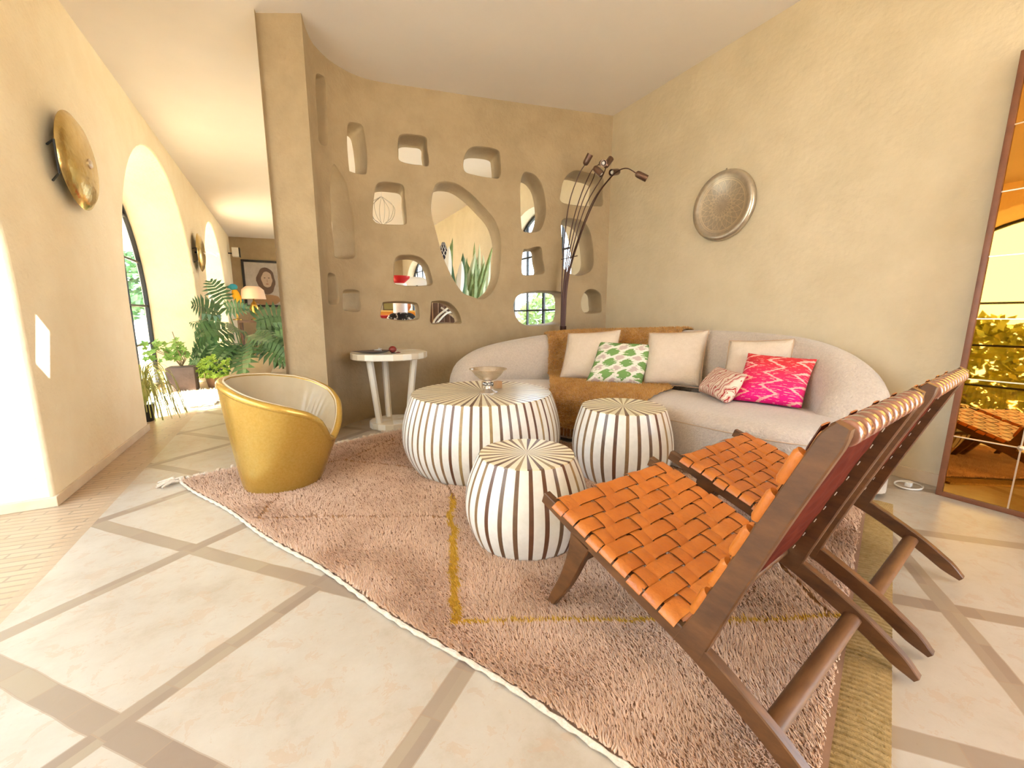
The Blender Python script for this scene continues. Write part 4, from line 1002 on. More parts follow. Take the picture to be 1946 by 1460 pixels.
def wall_lamp(y, z, label):
    root = thing('brass_wall_light', label, 'wall light', (-1.16, y, z), 0, 'brass disc wall lights')
    BR = mat('aged_brass', (0.50, 0.36, 0.12), 0.24, metal=.95, col2=(0.66, 0.50, 0.22), scale=14, bump=.35, bscale=26)
    bm = bmesh.new(); R = .285
    lathe(bm, [(.0, .125), (R * .3, .122), (R * .6, .112), (R * .85, .094), (R, .068), (R, .064), (R * .85, .088), (R * .5, .108), (0, .118)], 72, M=Matrix.Rotation(PI / 2, 4, 'Y'), cap=False)
    obj('disc', bm, BR, root, angle=60)
    bm = bmesh.new(); tube(bm, [(.004, -.20, .03), (.07, -.31, .03), (.07, -.31, -.15), (.004, -.20, -.17)], .006, 8)
    obj('bracket', bm, STEEL, root); bm = bmesh.new(); tube(bm, [(.0, 0, 0), (.115, 0, 0)], .012, 10); obj('stem', bm, STEEL, root)
    bm = bmesh.new(); lathe(bm, [(.0, .016), (.02, .014), (.03, .006), (.03, 0)], 20, M=Matrix.Translation((.122, 0, 0)) @ Matrix.Rotation(PI / 2, 4, 'Y'), cap=False); obj('centre_cap', bm, SILVER, root)
    return root
wall_lamp(3.80, 1.97, 'brass disc wall light on the ochre wall, nearest the viewer')
wall_lamp(8.14, 1.98, 'brass disc wall light on the ochre wall beyond the plants')

# ------------------------------------------------------------------ floor lamp behind the sofa
def build_lamp():
    root = thing('floor_lamp', 'dark metal floor lamp with arching stems and small spot heads behind the sofa', 'lamp', (2.655, 3.74, 0))
    O = Vector((2.655, 3.74, 0)); IRON = mat('brown_iron', (0.055, 0.022, 0.015), .35, metal=.6); HD = mat('bronze_head', (0.20, 0.12, 0.09), .3, metal=.8)
    arms = [[(2.630, 3.745, 0.872), (2.628, 3.740, 1.381), (2.638, 3.720, 1.822), (2.662, 3.680, 2.170), (2.713, 3.600, 2.413), (2.752, 3.560, 2.502)],
        [(2.640, 3.745, 0.872), (2.655, 3.740, 1.381), (2.709, 3.710, 1.883), (2.775, 3.660, 2.208), (2.852, 3.580, 2.463), (2.921, 3.520, 2.531)],
        [(2.650, 3.745, 0.871), (2.666, 3.740, 1.381), (2.718, 3.680, 1.848), (2.767, 3.600, 2.165), (2.818, 3.500, 2.374), (2.776, 3.420, 2.438)],
        [(2.660, 3.745, 0.871), (2.682, 3.740, 1.382), (2.747, 3.680, 1.822), (2.824, 3.600, 2.158), (2.928, 3.500, 2.397), (2.975, 3.500, 2.495)],
        [(2.670, 3.745, 0.871), (2.696, 3.735, 1.412), (2.761, 3.660, 1.791), (2.834, 3.520, 2.155), (2.928, 3.380, 2.357), (2.960, 3.300, 2.397)],
        [(2.680, 3.745, 0.871), (2.706, 3.735, 1.397), (2.758, 3.620, 1.813), (2.821, 3.460, 2.167), (2.859, 3.300, 2.319), (2.875, 3.200, 2.364), (2.908, 3.120, 2.365), (2.960, 3.050, 2.309)]]
    heads = [((2.749, 3.55, 2.506), (2.771, 3.5, 2.585)), ((2.914, 3.5, 2.524), (2.875, 3.42, 2.497)), ((2.767, 3.42, 2.437), (2.81, 3.36, 2.364)), ((2.967, 3.5, 2.505), (3.036, 3.5, 2.59)), ((2.960, 3.3, 2.395), (2.855, 3.28, 2.367)), ((2.96, 3.05, 2.309), (3.040, 3.0, 2.262))]
    bm = bmesh.new(); lathe(bm, [(0, 0), (.13, 0), (.13, .015), (.03, .03), (0, .03)], 36, cap=False); obj('base', bm, IRON, root)
    bm = bmesh.new(); lathe(bm, [(0, .84), (.032, .84), (.036, .86), (.036, .90), (.0, .90)], 16, cap=False); obj('collar', bm, IRON, root)
    for k, a in enumerate(arms):
        pts = [Vector((2.655 + (k - 2.5) * .007, 3.74, .02))] + [Vector(p) for p in a]
        bm = bmesh.new(); cc = [p - O for p in catmull(pts, 8)]; tube(bm, cc, [.0075 - .003 * i / len(cc) for i in range(len(cc))], 8); obj('stem', bm, IRON, root)
    bm = bmesh.new(); tube(bm, [Vector((2.62, 3.75, 1.60)) - O, Vector((2.78, 3.68, 1.64)) - O], .005, 8); obj('spacer', bm, IRON, root)
    for p, q in heads:
        p = Vector(p); q = Vector(q); d = (q - p); L = max(d.length, .085); d = d.normalized()
        Mx = Matrix.Translation(p - O) @ d.to_track_quat('Z', 'Y').to_matrix().to_4x4()
        bm = bmesh.new(); lathe(bm, [(.0, -.012), (.014, -.010), (.026, .0), (.030, .02), (.031, L), (.028, L), (.026, L * .6), (.0, L * .55)], 24, M=Mx, cap=False); h = obj('spot_head', bm, HD, root)
        bm = bmesh.new(); lathe(bm, [(.0, L * .5), (.018, L * .6), (.021, L * .8), (.014, L * .95), (.0, L * .98)], 16, M=Mx, cap=False); obj('bulb', bm, mat('frosted_bulb', (0.75, 0.70, 0.66), .2), h)
build_lamp()

# ------------------------------------------------------------------ white inlaid side table and what lies on it
SX, SY = .80, 3.82
root = thing('inlaid_side_table', 'round white bone side table with slanted legs beside the partition', 'side table', (SX, SY, 0))
IV = [mat('ivory_%s' % n, c, .4, coat=.15) for n, c in (('light', (.84, .80, .72)), ('warm', (.76, .68, .54)), ('grey', (.68, .60, .48)), ('pale', (.88, .85, .80)))]
def facet_disc(bm, r, z0, z1, n, seed):
    rd = random.Random(seed); mi = [rd.randrange(4) for _ in range(n)]
    prof = [(r - .004, z0), (r, z0 + .006), (r, z1 - .006), (r - .004, z1)]; rings = [[bm.verts.new((a * math.cos(2 * PI * k / n), a * math.sin(2 * PI * k / n), z)) for k in range(n)] for a, z in prof]
    for a, b in zip(rings, rings[1:]):
        for k in range(n): bm.faces.new([a[k], a[(k + 1) % n], b[(k + 1) % n], b[k]]).material_index = mi[k]
    bm.faces.new(rings[0])
    c = bm.verts.new((0, 0, z1))
    for k in range(n): bm.faces.new([rings[-1][k], rings[-1][(k + 1) % n], c]).material_index = mi[(k * 3) % n]
bm = bmesh.new(); facet_disc(bm, .335, .632, .686, 26, 3); obj('table_top', bm, IV, root, smooth=False)
bm = bmesh.new(); facet_disc(bm, .205, .0, .055, 18, 4); obj('base', bm, IV, root, smooth=False)
for k in range(3):
    a = math.radians(210 + 120 * k); bm = bmesh.new(); tube(bm, [(.15 * math.cos(a), .15 * math.sin(a), .05), (.225 * math.cos(a), .225 * math.sin(a), .64)], [.028, .030], 6); obj('leg', bm, IV[:1], root, smooth=False)
root = thing('leaf_dish', 'dark pewter leaf shaped dish on the white side table', 'dish', (.66, 3.70, .686))
bm = bmesh.new()
def dish(u, v):
    a = 2 * PI * u; r = v; L = .15 * (1 + .35 * max(0, math.cos(a - PI)) ** 8); return Vector((L * r * math.cos(a), .085 * r * math.sin(a), .004 + .022 * r ** 2))
grid(bm, dish, 40, 8, closed_u=True); grid(bm, lambda u, v: dish(u, v) - Vector((0, 0, .004 * (1 - v * .9))), 40, 8, closed_u=True); obj('dish_bowl', bm, mat('pewter', (0.22, 0.17, 0.16), .3, metal=.7), root)
bm = bmesh.new(); tube(bm, [(.03 * math.cos(a * .4) + .02, .03 * math.sin(a * .4), .022 + .001 * a) for a in range(20)], .004, 6); obj('beads', bm, mat('silver_beads', (.7, .7, .7), .3, metal=.6), root)
bm = bmesh.new(); bmesh.ops.create_uvsphere(bm, u_segments=20, v_segments=14, radius=.034); 
for v in bm.verts: v.co.z *= .85
o = tag(obj('red_ball', bm, mat('dark_red_wood', (0.20, 0.02, 0.015), .35)), 'small dark red ball beside the pewter dish', 'ball'); o.location = (.80, 3.68, .718)
root = thing('key_ring', 'small dark trinket lying in front of the red ball', 'trinket', (.79, 3.61, .688))
bm = bmesh.new(); tube(bm, [(.02 * math.cos(a * .33), .02 * math.sin(a * .33), .004) for a in range(20)], .003, 6); obj('ring', bm, STEEL, root)
bm = bmesh.new(); tube(bm, [(.02, 0, .005), (.045, .01, .007), (.06, .0, .005)], [.004, .007, .003], 6); obj('tag', bm, mat('trinket_red', (.15, .03, .03), .5), root)

# ------------------------------------------------------------------ plants in the hall
def lobed_leaf(bm, base, direction, L, droop, fold=0.25, n=8, mi=0, face=(0, -1, .5)):
    d = Vector(direction).normalized(); side = d.cross(Vector(face)).normalized(); up_ = side.cross(d).normalized()
    def mid(t): return base + d * L * t + Vector((0, 0, -droop * L * t * t))
    pts = [mid(k / 12) for k in range(13)]; tube(bm, pts, [.006 * (1 - k / 14) * L * 2 + .001 for k in range(13)], 5, mi=mi)
    for s in (-1, 1):
        for k in range(n):
            t = .06 + .90 * k / n; p0 = mid(t); p1 = mid(min(1, t + .80 / n * .85))
            w = L * .50 * math.sin(PI * (t * .80 + .22)) ** .8 * random.uniform(.88, 1.1)
            ang = .35 + .7 * t if True else 0; back = math.cos(.2 + 1.1 * t)
            dirv = (side * s * 1.0 + d * (t * 1.3 - .45)).normalized()
            tip = p0.lerp(p1, .5) + dirv * w + up_ * (-.12 * w) ; m = p0.lerp(p1, .5) + dirv * w * .55 + up_ * (fold * w * .35)
            wv = (p1 - p0) * 1.0
            a = [bm.verts.new(p0), bm.verts.new(p1)]; b = [bm.verts.new(m - wv * .72), bm.verts.new(m + wv * .72)]; c = bm.verts.new(tip)
            bm.faces.new([a[0], a[1], b[1], b[0]]).material_index = mi; bm.faces.new([b[0], b[1], c]).material_index = mi
def philodendron():
    root = thing('philodendron', 'large split leaf plant in a wide cream bowl pot', 'potted plant', (-.62, 8.0, 0))
    bm = bmesh.new(); lathe(bm, [(0, 0), (.22, 0), (.33, .08), (.39, .20), (.40, .32), (.38, .40), (.35, .40), (.34, .33), (0, .33)], 40, cap=False); obj('pot', bm, mat('cream_stone_pot', (.72, .58, .36), .7, col2=(.80, .68, .48), scale=7, bump=.3, bscale=40), root)
    GR = mat('philodendron_leaf', (0.030, 0.095, 0.035), .38, col2=(0.10, 0.22, 0.085), scale=4, contrast=.4, coat=.3)
    bm = bmesh.new(); st = bmesh.new(); rd = random.Random(11)
    specs = []
    for k in range(17):
        a = rd.uniform(0, 2 * PI); el = rd.uniform(.05, 1.25); specs.append((a, el))
    specs += [(math.radians(q), e) for q, e in ((-110, .35), (-90, .2), (-70, .5), (-130, .1), (-50, .15), (-95, .7), (-30, .4), (200, .5), (180, .8), (-10, .7), (170, .3), (190, .1))]
    for a, el in specs:
        stem = rd.uniform(.38, .62) * (1.0 + .35 * el); d = Vector((math.cos(a) * math.cos(el), math.sin(a) * math.cos(el), math.sin(el)))
        b0 = Vector((math.cos(a) * .08, math.sin(a) * .08, .36)); b1 = b0 + d * stem + Vector((0, 0, .06))
        tube(st, [b0, b0.lerp(b1, .5) + Vector((0, 0, .06)), b1], .008, 5)
        ld = Vector((math.cos(a), math.sin(a) * .6, .8 * math.sin(el) - .45)); lobed_leaf(bm, b1 - ld.normalized() * .12, ld, rd.uniform(.44, .60), rd.uniform(.1, .4), mi=0, face=(rd.uniform(-.5, .5), -1, rd.uniform(.1, .9)))
    # one tall upright leaf towards the wall light
    b1 = Vector((-.22, .1, 1.25)); tube(st, [Vector((-.05, 0, .36)), Vector((-.12, .05, .8)), b1], .009, 5); lobed_leaf(bm, b1, (-.45, 0, .9), .40, .1)
    b1 = Vector((-.20, -.1, 1.12)); lobed_leaf(bm, b1, (.7, -.2, .2), .36, .3)
    for m_ in (bm, st):
        for v in m_.verts:
            v.co.x = max(v.co.x, -.515) if v.co.y > -.12 else (v.co.x if v.co.x > -.45 else -.45 + (v.co.x + .45) * .45)
    obj('foliage', bm, GR, root, smooth=False); obj('stems', st, mat('green_stem', (.10, .20, .06), .5), root)
philodendron()

def frilly_plant(root, name, centre, spread, n, col, col2, leaf=.05):
    bm = bmesh.new(); rd = random.Random(n)
    for _ in range(n):
        a = rd.uniform(0, 2 * PI); r = spread[0] * math.sqrt(rd.random()); p = Vector((centre[0] + r * math.cos(a), centre[1] + r * math.sin(a), centre[2] + spread[1] * rd.uniform(-1, 1) * (1 - .4 * r / spread[0])))
        nn = Vector((rd.uniform(-.6, .6), rd.uniform(-1, -.1), rd.uniform(.2, 1))).normalized(); s = nn.orthogonal().normalized(); b = nn.cross(s); L = leaf * rd.uniform(.6, 1.25); c = bm.verts.new(p); m = 10
        ring = [bm.verts.new(p + (s * math.cos(2 * PI * k / m) + b * math.sin(2 * PI * k / m)) * L * (1.0 if k % 2 else .55) + nn * L * .2) for k in range(m)]
        for k in range(m): bm.faces.new([c, ring[k], ring[(k + 1) % m]])
    return obj(name, bm, mat(name + '_%d' % n, col, .6, col2=col2, scale=8), root, smooth=False)
root = thing('geranium', 'geranium in a square dark slate planter beside the arched window', 'potted plant', (-1.32, 7.15, 0))
bm = bmesh.new(); bx(bm, -.155, .155, -.14, .14, 0, .32, bev=.008); bx(bm, -.13, .13, -.115, .115, .30, .325); obj('planter', bm, mat('slate', (.09, .065, .062), .7, col2=(.15, .11, .105), scale=8, bump=.3), root)
frilly_plant(root, 'foliage', (-.12, -.05, .55), (.24, .18), 70, (.12, .26, .05), (.26, .42, .10), .055)
bm = bmesh.new()
for k in range(7):
    a = k * .9; tube(bm, [(0, 0, .31), (.06 * math.cos(a), .06 * math.sin(a), .42), (-.1 + .16 * math.cos(a), .15 * math.sin(a), .55)], .006, 5)
tube(bm, [(.02, 0, .31), (-.02, 0, .62), (-.05, 0, .80)], .005, 5); obj('stems', bm, mat('dry_stem', (.22, .16, .10), .8), root)
root = thing('fern', 'bright yellow green feathery plant in a low pot beside the slate planter', 'potted plant', (-.98, 7.25, 0))
bm = bmesh.new(); lathe(bm, [(0, 0), (.08, 0), (.11, .16), (.10, .16), (.09, .13), (0, .13)], 24, cap=False); obj('pot', bm, mat('brown_pot', (.25, .14, .08), .7), root)
frilly_plant(root, 'foliage', (.02, -.08, .27), (.20, .20), 170, (.20, .36, .03), (.34, .50, .07), .035)
root = thing('spider_plant', 'arching grassy plant in a black pot at the near edge of the arch', 'potted plant', (-1.27, 5.12, 0))
bm = bmesh.new(); lathe(bm, [(0, 0), (.06, 0), (.085, .17), (.078, .17), (.07, .14), (0, .14)], 24, cap=False); obj('pot', bm, mat('black_pot', (.015, .014, .014), .35), root)
bm = bmesh.new(); rd = random.Random(4)
for _ in range(95):
    a = rd.uniform(0, 2 * PI); L = rd.uniform(.18, .42); h = rd.uniform(.20, .52)
    pts = [Vector((0, 0, .14)), Vector((math.cos(a) * L * .25, math.sin(a) * L * .25, .14 + h * .8)), Vector((math.cos(a) * L * .6, math.sin(a) * L * .6, .14 + h * .75)), Vector((math.cos(a) * L * .8, math.sin(a) * L * .8, max(.03, .14 + h * .75 - L * 1.1)))]
    tube(bm, catmull(pts, 4), .004, 4, flat=.35)
obj('foliage', bm, mat('grass_blade', (.22, .26, .06), .6, col2=(.45, .42, .16), scale=14), root)

# white shaggy mat by the arched window
root = thing('shaggy_mat', 'white shaggy wool mat on the floor before the arched window', 'rug', (-1.22, 6.15, 0))
bm = bmesh.new(); grid(bm, lambda u, v: Vector(((u - .5) * .86, (v - .5) * 1.0, .008 + .012 * math.sin(PI * u) ** .3 * math.sin(PI * v) ** .3)), 20, 24); obj('mat_base', bm, mat('white_wool', (.82, .80, .77), .95), root)
bm = bmesh.new(); tufts(bm, [(Vector((random.uniform(-.43, .43), random.uniform(-.5, .5), .018)), Vector((random.uniform(-1, 1), random.uniform(-1.2, .6), .35)).normalized()) for _ in range(3800)], .055, .008, .5); o = obj('pile', bm, mat('white_wool', (.8, .8, .8)), root, smooth=False); o['kind'] = 'stuff'

# hall furniture at the far end
root = thing('console_table', 'dark console table beneath the far framed portrait', 'table', (-.40, 12.0, 0))
DW = mat('dark_wood', (.09, .045, .025), .4)
bm = bmesh.new(); bx(bm, -.62, .9, -.22, .22, .86, .92, bev=.006); obj('table_top', bm, DW, root)
for sx in (-.56, .84):
    for sy in (-.17, .17):
        bm = bmesh.new(); bar(bm, [(sx, sy, 0), (sx, sy, .86)], .05, .05, side=(1, 0, 0)); obj('leg', bm, DW, root)
root = thing('table_lamp', 'gold table lamp with a pale shade behind the split leaf plant', 'lamp', (-.66, 12.0, .92))
bm = bmesh.new(); lathe(bm, [(0, 0), (.09, 0), (.10, .02), (.04, .05), (.07, .16), (.10, .28), (.06, .40), (.015, .46), (.015, .56), (0, .56)], 28, cap=False); obj('base', bm, mat('gold_lamp', (.60, .38, .08), .25, metal=.8), root)
bm = bmesh.new(); lathe(bm, [(.25, .50), (.27, .50), (.235, .72), (.15, .80), (.14, .80), (.225, .71)], 36, cap=False); obj('lamp_shade', bm, mat('shade_paper', (.80, .58, .42), .8), root)
root = thing('bird_ornament', 'blue and yellow bird figure beside the pale lampshade', 'ornament', (-1.02, 11.9, .92))
bm = bmesh.new(); bmesh.ops.create_uvsphere(bm, u_segments=16, v_segments=12, radius=1, matrix=Matrix.Translation((.03, 0, .55)) @ Matrix.Rotation(-.25, 4, 'Y') @ Matrix.Diagonal((.085, .08, .19, 1))); obj('body', bm, mat('yellow_feather', (.80, .42, .01), .6), root)
bm = bmesh.new(); bmesh.ops.create_uvsphere(bm, u_segments=16, v_segments=12, radius=1, matrix=Matrix.Translation((-.02, 0, .77)) @ Matrix.Diagonal((.09, .08, .075, 1))); lathe(bm, [(.0, .09), (.02, .04), (.035, .0)], 10, M=Matrix.Translation((-.10, 0, .77)) @ Matrix.Rotation(-1.9, 4, 'Y'), cap=False); obj('head', bm, mat('blue_feather', (.02, .30, .45), .6), root)
bm = bmesh.new(); tube(bm, [(.07, .02, .62), (.12, .03, .42), (.16, .03, .18)], [.05, .05, .012], 10, flat=.4); obj('wing', bm, mat('blue_feather', (.02, .3, .45)), root)
bm = bmesh.new(); lathe(bm, [(0, 0), (.10, 0), (.10, .02), (.02, .04), (.02, .40), (0, .40)], 18, cap=False); obj('stand', bm, mat('gold_lamp', (.6, .4, .1)), root)

def portrait():
    root = thing('framed_portrait', 'black framed sepia portrait of a face on the far end wall', 'picture', (-.42, 13.39, 1.88))
    bm = bmesh.new(); W2, H2, t = .52, .62, .06
    for q in ((-W2, W2, H2 - t, H2), (-W2, W2, -H2, -H2 + t), (-W2, -W2 + t, -H2 + t, H2 - t), (W2 - t, W2, -H2 + t, H2 - t)): bx(bm, q[0], q[1], -.04, .0, q[2], q[3], bev=.004)
    obj('frame', bm, mat('black_frame', (.012, .010, .012), .3), root)
    bm = bmesh.new(); bx(bm, -W2 + t, W2 - t, -.012, -.002, -H2 + t, H2 - t)
    pic = obj('print', bm, mat('sepia_print', (.42, .38, .34), .8, col2=(.55, .50, .46), scale=7), root, smooth=False)
    def shape(nm, cx, cz, rx, rz, c, y):
        bm = bmesh.new(); vs = [bm.verts.new((cx + rx * math.cos(2 * PI * k / 28) * (1 + .08 * math.sin(5 * k)), y, cz + rz * math.sin(2 * PI * k / 28))) for k in range(28)]; bm.faces.new(vs); r = bmesh.ops.extrude_face_region(bm, geom=bm.faces[:]); bmesh.ops.translate(bm, vec=(0, .002, 0), verts=[e for e in r['geom'] if isinstance(e, bmesh.types.BMVert)]); obj(nm, bm, mat('print_' + nm, c, .8), pic, smooth=False)
    shape('hair', .02, .08, .22, .36, (.13, .08, .06), -.016); shape('face', .04, .12, .13, .21, (.52, .40, .31), -.019); shape('shoulders', .0, -.42, .34, .14, (.34, .20, .10), -.018)
    shape('eye', -.01, .16, .022, .010, (.06, .04, .03), -.022); shape('eye', .09, .16, .022, .010, (.06, .04, .03), -.022); shape('mouth', .04, .0, .035, .012, (.30, .12, .08), -.022); shape('nose', .045, .08, .012, .045, (.38, .27, .20), -.022)
portrait()
root = thing('wall_speaker', 'small white wall speaker high on the ochre wall in the far corner', 'speaker', (-1.16, 12.9, 2.60))
bm = bmesh.new(); bx(bm, .09, .24, -.10, .10, -.10, .12, bev=.01); obj('cabinet', bm, WHITEP, root)
bm = bmesh.new(); bx(bm, .235, .262, -.10, .10, -.10, .12, bev=.004); obj('grille', bm, mat('speaker_black', (.02, .02, .02), .6), root)
bm = bmesh.new(); bar(bm, [(0, 0, -.02), (.10, 0, -.02)], .03, .03); obj('bracket', bm, STEEL, root)

# things glimpsed through the openings
root = thing('dome_lamp', 'white dome shaded standing lamp in the hall behind the partition', 'lamp', (1.86, 6.6, 0))
bm = bmesh.new(); lathe(bm, [(0, 1.62), (.10, 1.61), (.20, 1.56), (.25, 1.47), (.24, 1.47), (.19, 1.54), (0, 1.58)], 40, cap=False); obj('lamp_shade', bm, mat('white_enamel', (.86, .84, .80), .3), root)
bm = bmesh.new(); lathe(bm, [(0, 0), (.16, 0), (.16, .02), (.02, .04), (.014, 1.58), (0, 1.58)], 24, cap=False); obj('pole', bm, DW, root)
root = thing('orange_cabinet', 'orange lacquered cabinet against the end of the hall', 'cabinet', (2.25, 10.4, 0))
bm = bmesh.new(); bx(bm, -.8, .8, -.25, .25, 0, 1.11, bev=.01); obj('body', bm, mat('orange_lacquer', (.78, .30, .03), .3), root)
bm = bmesh.new(); bx(bm, -.82, .82, -.27, .27, 1.11, 1.15, bev=.006); obj('cabinet_top', bm, mat('yellow_top', (.82, .55, .16), .4), root)
for k in range(2):
    bm = bmesh.new(); bx(bm, -.78 + .79 * k, -.01 + .79 * k, -.262, -.25, .05, 1.08, bev=.004); d = obj('door', bm, mat('orange_lacquer', (.78, .30, .03)), root)
    bm = bmesh.new(); bx(bm, -.08 + .12 * k, -.05 + .12 * k, -.29, -.262, .5, .62); obj('handle', bm, STEEL, d)
root = thing('picture_frame', 'small dark framed picture standing on the orange cabinet', 'picture', (2.20, 10.3, 1.15))
bm = bmesh.new(); bx(bm, -.14, .14, -.01, .01, 0, .22, bev=.004); obj('frame', bm, DW, root); bm = bmesh.new(); bx(bm, -.12, .12, -.014, -.009, .02, .20); obj('print', bm, mat('olive_print', (.30, .28, .12), .7), root, smooth=False)
root = thing('orange_vase', 'round orange vase standing on the orange cabinet', 'vase', (2.62, 10.3, 1.15))
bm = bmesh.new(); lathe(bm, [(0, 0), (.06, 0), (.12, .09), (.10, .19), (.05, .24), (.06, .27), (.05, .27), (.04, .24), (0, .2)], 24, cap=False); obj('vase_body', bm, mat('terracotta_glaze', (.75, .30, .16), .35), root)
root = thing('red_bowl', 'red bowl on a slim plinth in the hall', 'bowl', (1.44, 6.0, 1.46))
bm = bmesh.new(); lathe(bm, [(0, 0), (.06, 0), (.14, .07), (.15, .10), (.14, .10), (.05, .02), (0, .02)], 28, cap=False); obj('bowl_body', bm, mat('red_glaze', (.55, .02, .02), .3), root)
bm = bmesh.new(); lathe(bm, [(0, 0), (.10, 0), (.10, 1.46), (0, 1.46)], 24, cap=False); o = tag(obj('plinth', bm, BONE), 'slim pale round plinth under the red bowl in the hall', 'plinth'); o.location = (1.44, 6.0, 0)
root = thing('red_armchair', 'red armchair with black cushion in the hall', 'armchair', (1.10, 5.32, 0))
RD = mat('red_fabric', (.60, .03, .03), .8); bm = bmesh.new(); bx(bm, -.36, .36, -.34, .34, .14, .44, bev=.05); obj('seat', bm, RD, root)
bm = bmesh.new(); bx(bm, -.36, .36, .22, .38, .44, 1.02, bev=.05); obj('backrest', bm, RD, root)
for sx in (-.4, .4): bm = bmesh.new(); bx(bm, sx - .07, sx + .07, -.34, .34, .14, .62, bev=.04); obj('armrest', bm, RD, root)
for sx in (-.3, .3):
    for sy in (-.28, .28): bm = bmesh.new(); tube(bm, [(sx, sy, 0), (sx, sy, .15)], .02, 8); obj('leg', bm, DW, root)
root = thing('cushion', 'black and white cushion on the red hall armchair', 'cushion', (1.30, 5.40, .86))
bm = bmesh.new(); bmesh.ops.create_uvsphere(bm, u_segments=20, v_segments=14, radius=1, matrix=Matrix.Rotation(.3, 4, 'X') @ Matrix.Diagonal((.22, .07, .22, 1)))
for v in bm.verts: v.co.x = math.copysign(abs(v.co.x / .22) ** .6 * .2, v.co.x); v.co.z = math.copysign(abs(v.co.z / .22) ** .6 * .2, v.co.z)
obj('cover', bm, mat('mono_pattern', (.02, .02, .02), .8, col2=(.8, .8, .8), scale=9, contrast=.05), root)
# twig armchair
root = thing('branch_chair', 'dark slatted chair with pale branch arms behind the partition', 'chair', (1.93, 5.2, 0))
bm = bmesh.new()
for k in range(7): bx(bm, -.28 + .08 * k, -.215 + .08 * k, .20, .225, .40, 1.18)
obj('backrest', bm, mat('brown_slats', (.16, .08, .05), .6), root, smooth=False)
bm = bmesh.new(); bx(bm, -.29, .29, -.26, .22, .38, .42, bev=.01); obj('seat', bm, DW, root)
for sx in (-.25, .25):
    for sy in (-.22, .20): bm = bmesh.new(); tube(bm, [(sx, sy, 0), (sx, sy, .39)], .018, 8); obj('leg', bm, DW, root)
bm = bmesh.new(); PB = mat('pale_branch', (.80, .74, .62), .6)
for pts in ([(-.3, -.2, .45), (-.28, .0, .9), (.05, .18, 1.16)], [(-.3, -.15, .9), (0, .1, 1.06), (.3, .2, .92)], [(.3, -.2, .45), (.25, .0, .8), (-.1, .18, 1.12)]): tube(bm, catmull(pts, 6), .013, 7)
obj('branch_arms', bm, PB, root)
# tall snake plants on a planter, lantern
root = thing('snake_plant', 'tall sword leaved plants in a raised planter behind the large oval opening', 'potted plant', (2.62, 6.35, 0))
bm = bmesh.new(); bx(bm, -.55, .42, -.16, .16, 0, 1.22, bev=.015); obj('planter', bm, mat('brown_planter', (.30, .19, .12), .7), root)
bm = bmesh.new(); rd = random.Random(8)
def blade(bm, base, tip, w, mi):
    base = Vector(base); tip = Vector(tip); d = tip - base; side = d.cross(Vector((.35, 1, 0))).normalized(); rows = []
    for k in range(9):
        t = k / 8; ww = w * (math.sin(PI * (t * .86 + .14)) ** .7); p = base + d * t + Vector((0, -.03 * t * t, 0)); rows.append([bm.verts.new(p - side * ww), bm.verts.new(p + Vector((0, -ww * .35, 0))), bm.verts.new(p + side * ww)])
    for a, b in zip(rows, rows[1:]):
        for q in (0, 1): bm.faces.new([a[q], a[q + 1], b[q + 1], b[q]]).material_index = mi
for k in range(26):
    x = rd.uniform(-.48, .36); blade(bm, (x, rd.uniform(-.1, .1), 1.20), (x + rd.uniform(-.15, .25), rd.uniform(-.15, .15), 1.20 + rd.uniform(.45, 1.05)), rd.uniform(.028, .05), rd.choice((0, 0, 1, 2)))
obj('foliage', bm, [mat('sword_leaf', (.12, .20, .05), .45, col2=(.30, .36, .14), scale=9), mat('pale_leaf', (.55, .60, .38), .5), mat('dark_leaf', (.05, .12, .04), .45)], root, smooth=False)
bm = bmesh.new()
for x, z, h in ((-.40, 1.65, .40), (-.20, 1.55, .3)): blade(bm, (x, -.15, z - .2), (x + .02, -.18, z + h), .06, 0)
tube(bm, [(-.40, -.15, 1.2), (-.40, -.15, 1.5)], .008, 6); tube(bm, [(-.20, -.15, 1.2), (-.20, -.15, 1.4)], .008, 6); obj('white_flowers', bm, mat('white_petal', (.85, .85, .80), .5), root, smooth=False)
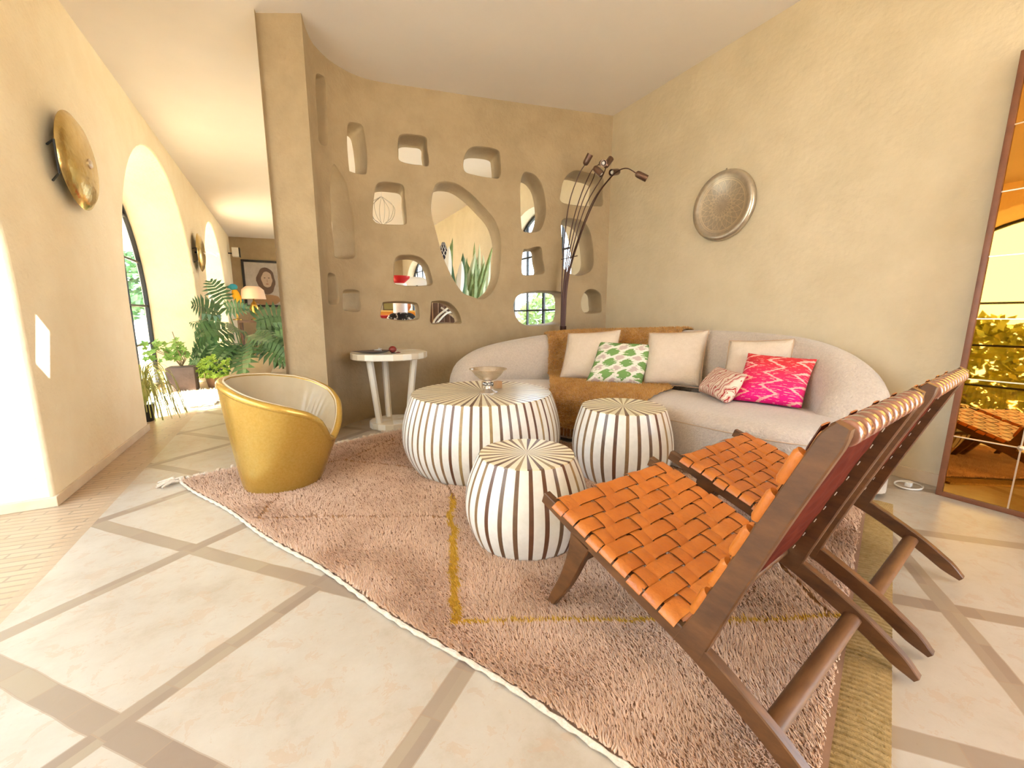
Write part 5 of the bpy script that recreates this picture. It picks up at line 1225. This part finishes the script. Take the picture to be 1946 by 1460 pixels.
root = thing('patterned_vase', 'tapering black and white latticed vase behind the large oval opening', 'vase', (2.40, 6.85, 0))
bm = bmesh.new(); lathe(bm, [(0, 0), (.16, 0), (.16, 1.6), (0, 1.6)], 24, cap=False); obj('pedestal', bm, mat('brown_planter', (.3, .2, .1)), root)
def lattice(nt, uvv, U, V):
    a = M_(nt, 'ABSOLUTE', M_(nt, 'SUBTRACT', M_(nt, 'FRACT', M_(nt, 'ADD', M_(nt, 'MULTIPLY', U, 9.0), M_(nt, 'MULTIPLY', V, 5.0))), .5)); b = M_(nt, 'ABSOLUTE', M_(nt, 'SUBTRACT', M_(nt, 'FRACT', M_(nt, 'SUBTRACT', M_(nt, 'MULTIPLY', U, 9.0), M_(nt, 'MULTIPLY', V, 5.0))), .5))
    return mixc(nt, M_(nt, 'MAXIMUM', M_(nt, 'GREATER_THAN', a, .42), M_(nt, 'GREATER_THAN', b, .42)), (.015, .012, .02), (.75, .72, .70))
bm = bmesh.new(); grid(bm, lambda u, v: Vector(((.11 * math.sin(PI * (.25 + .72 * v)) ** 1.2 + .02) * math.cos(2 * PI * u), (.11 * math.sin(PI * (.25 + .72 * v)) ** 1.2 + .02) * math.sin(2 * PI * u), 1.6 + .62 * v)), 36, 16, closed_u=True); obj('vase_body', bm, uv_mat('lattice_vase', lattice), root)
# wire pendant lantern
root = thing('wire_pendant', 'white wire pendant lantern hanging from the hall ceiling', 'lamp', (1.50, 7.2, 3.10))
bm = bmesh.new(); tube(bm, [(0, 0, .03), (0, 0, -.22)], .006, 6); obj('cord', bm, WHITEP, root)
bm = bmesh.new()
for k in range(8):
    a = 2 * PI * k / 8; tube(bm, catmull([(.02 * math.cos(a), .02 * math.sin(a), -.20), (.20 * math.cos(a), .20 * math.sin(a), -.34), (.16 * math.cos(a), .16 * math.sin(a), -.52), (.05 * math.cos(a), .05 * math.sin(a), -.60)], 5), .004, 5)
obj('wire_cage', bm, mat('grey_wire', (.35, .33, .30), .4, metal=.6), root)
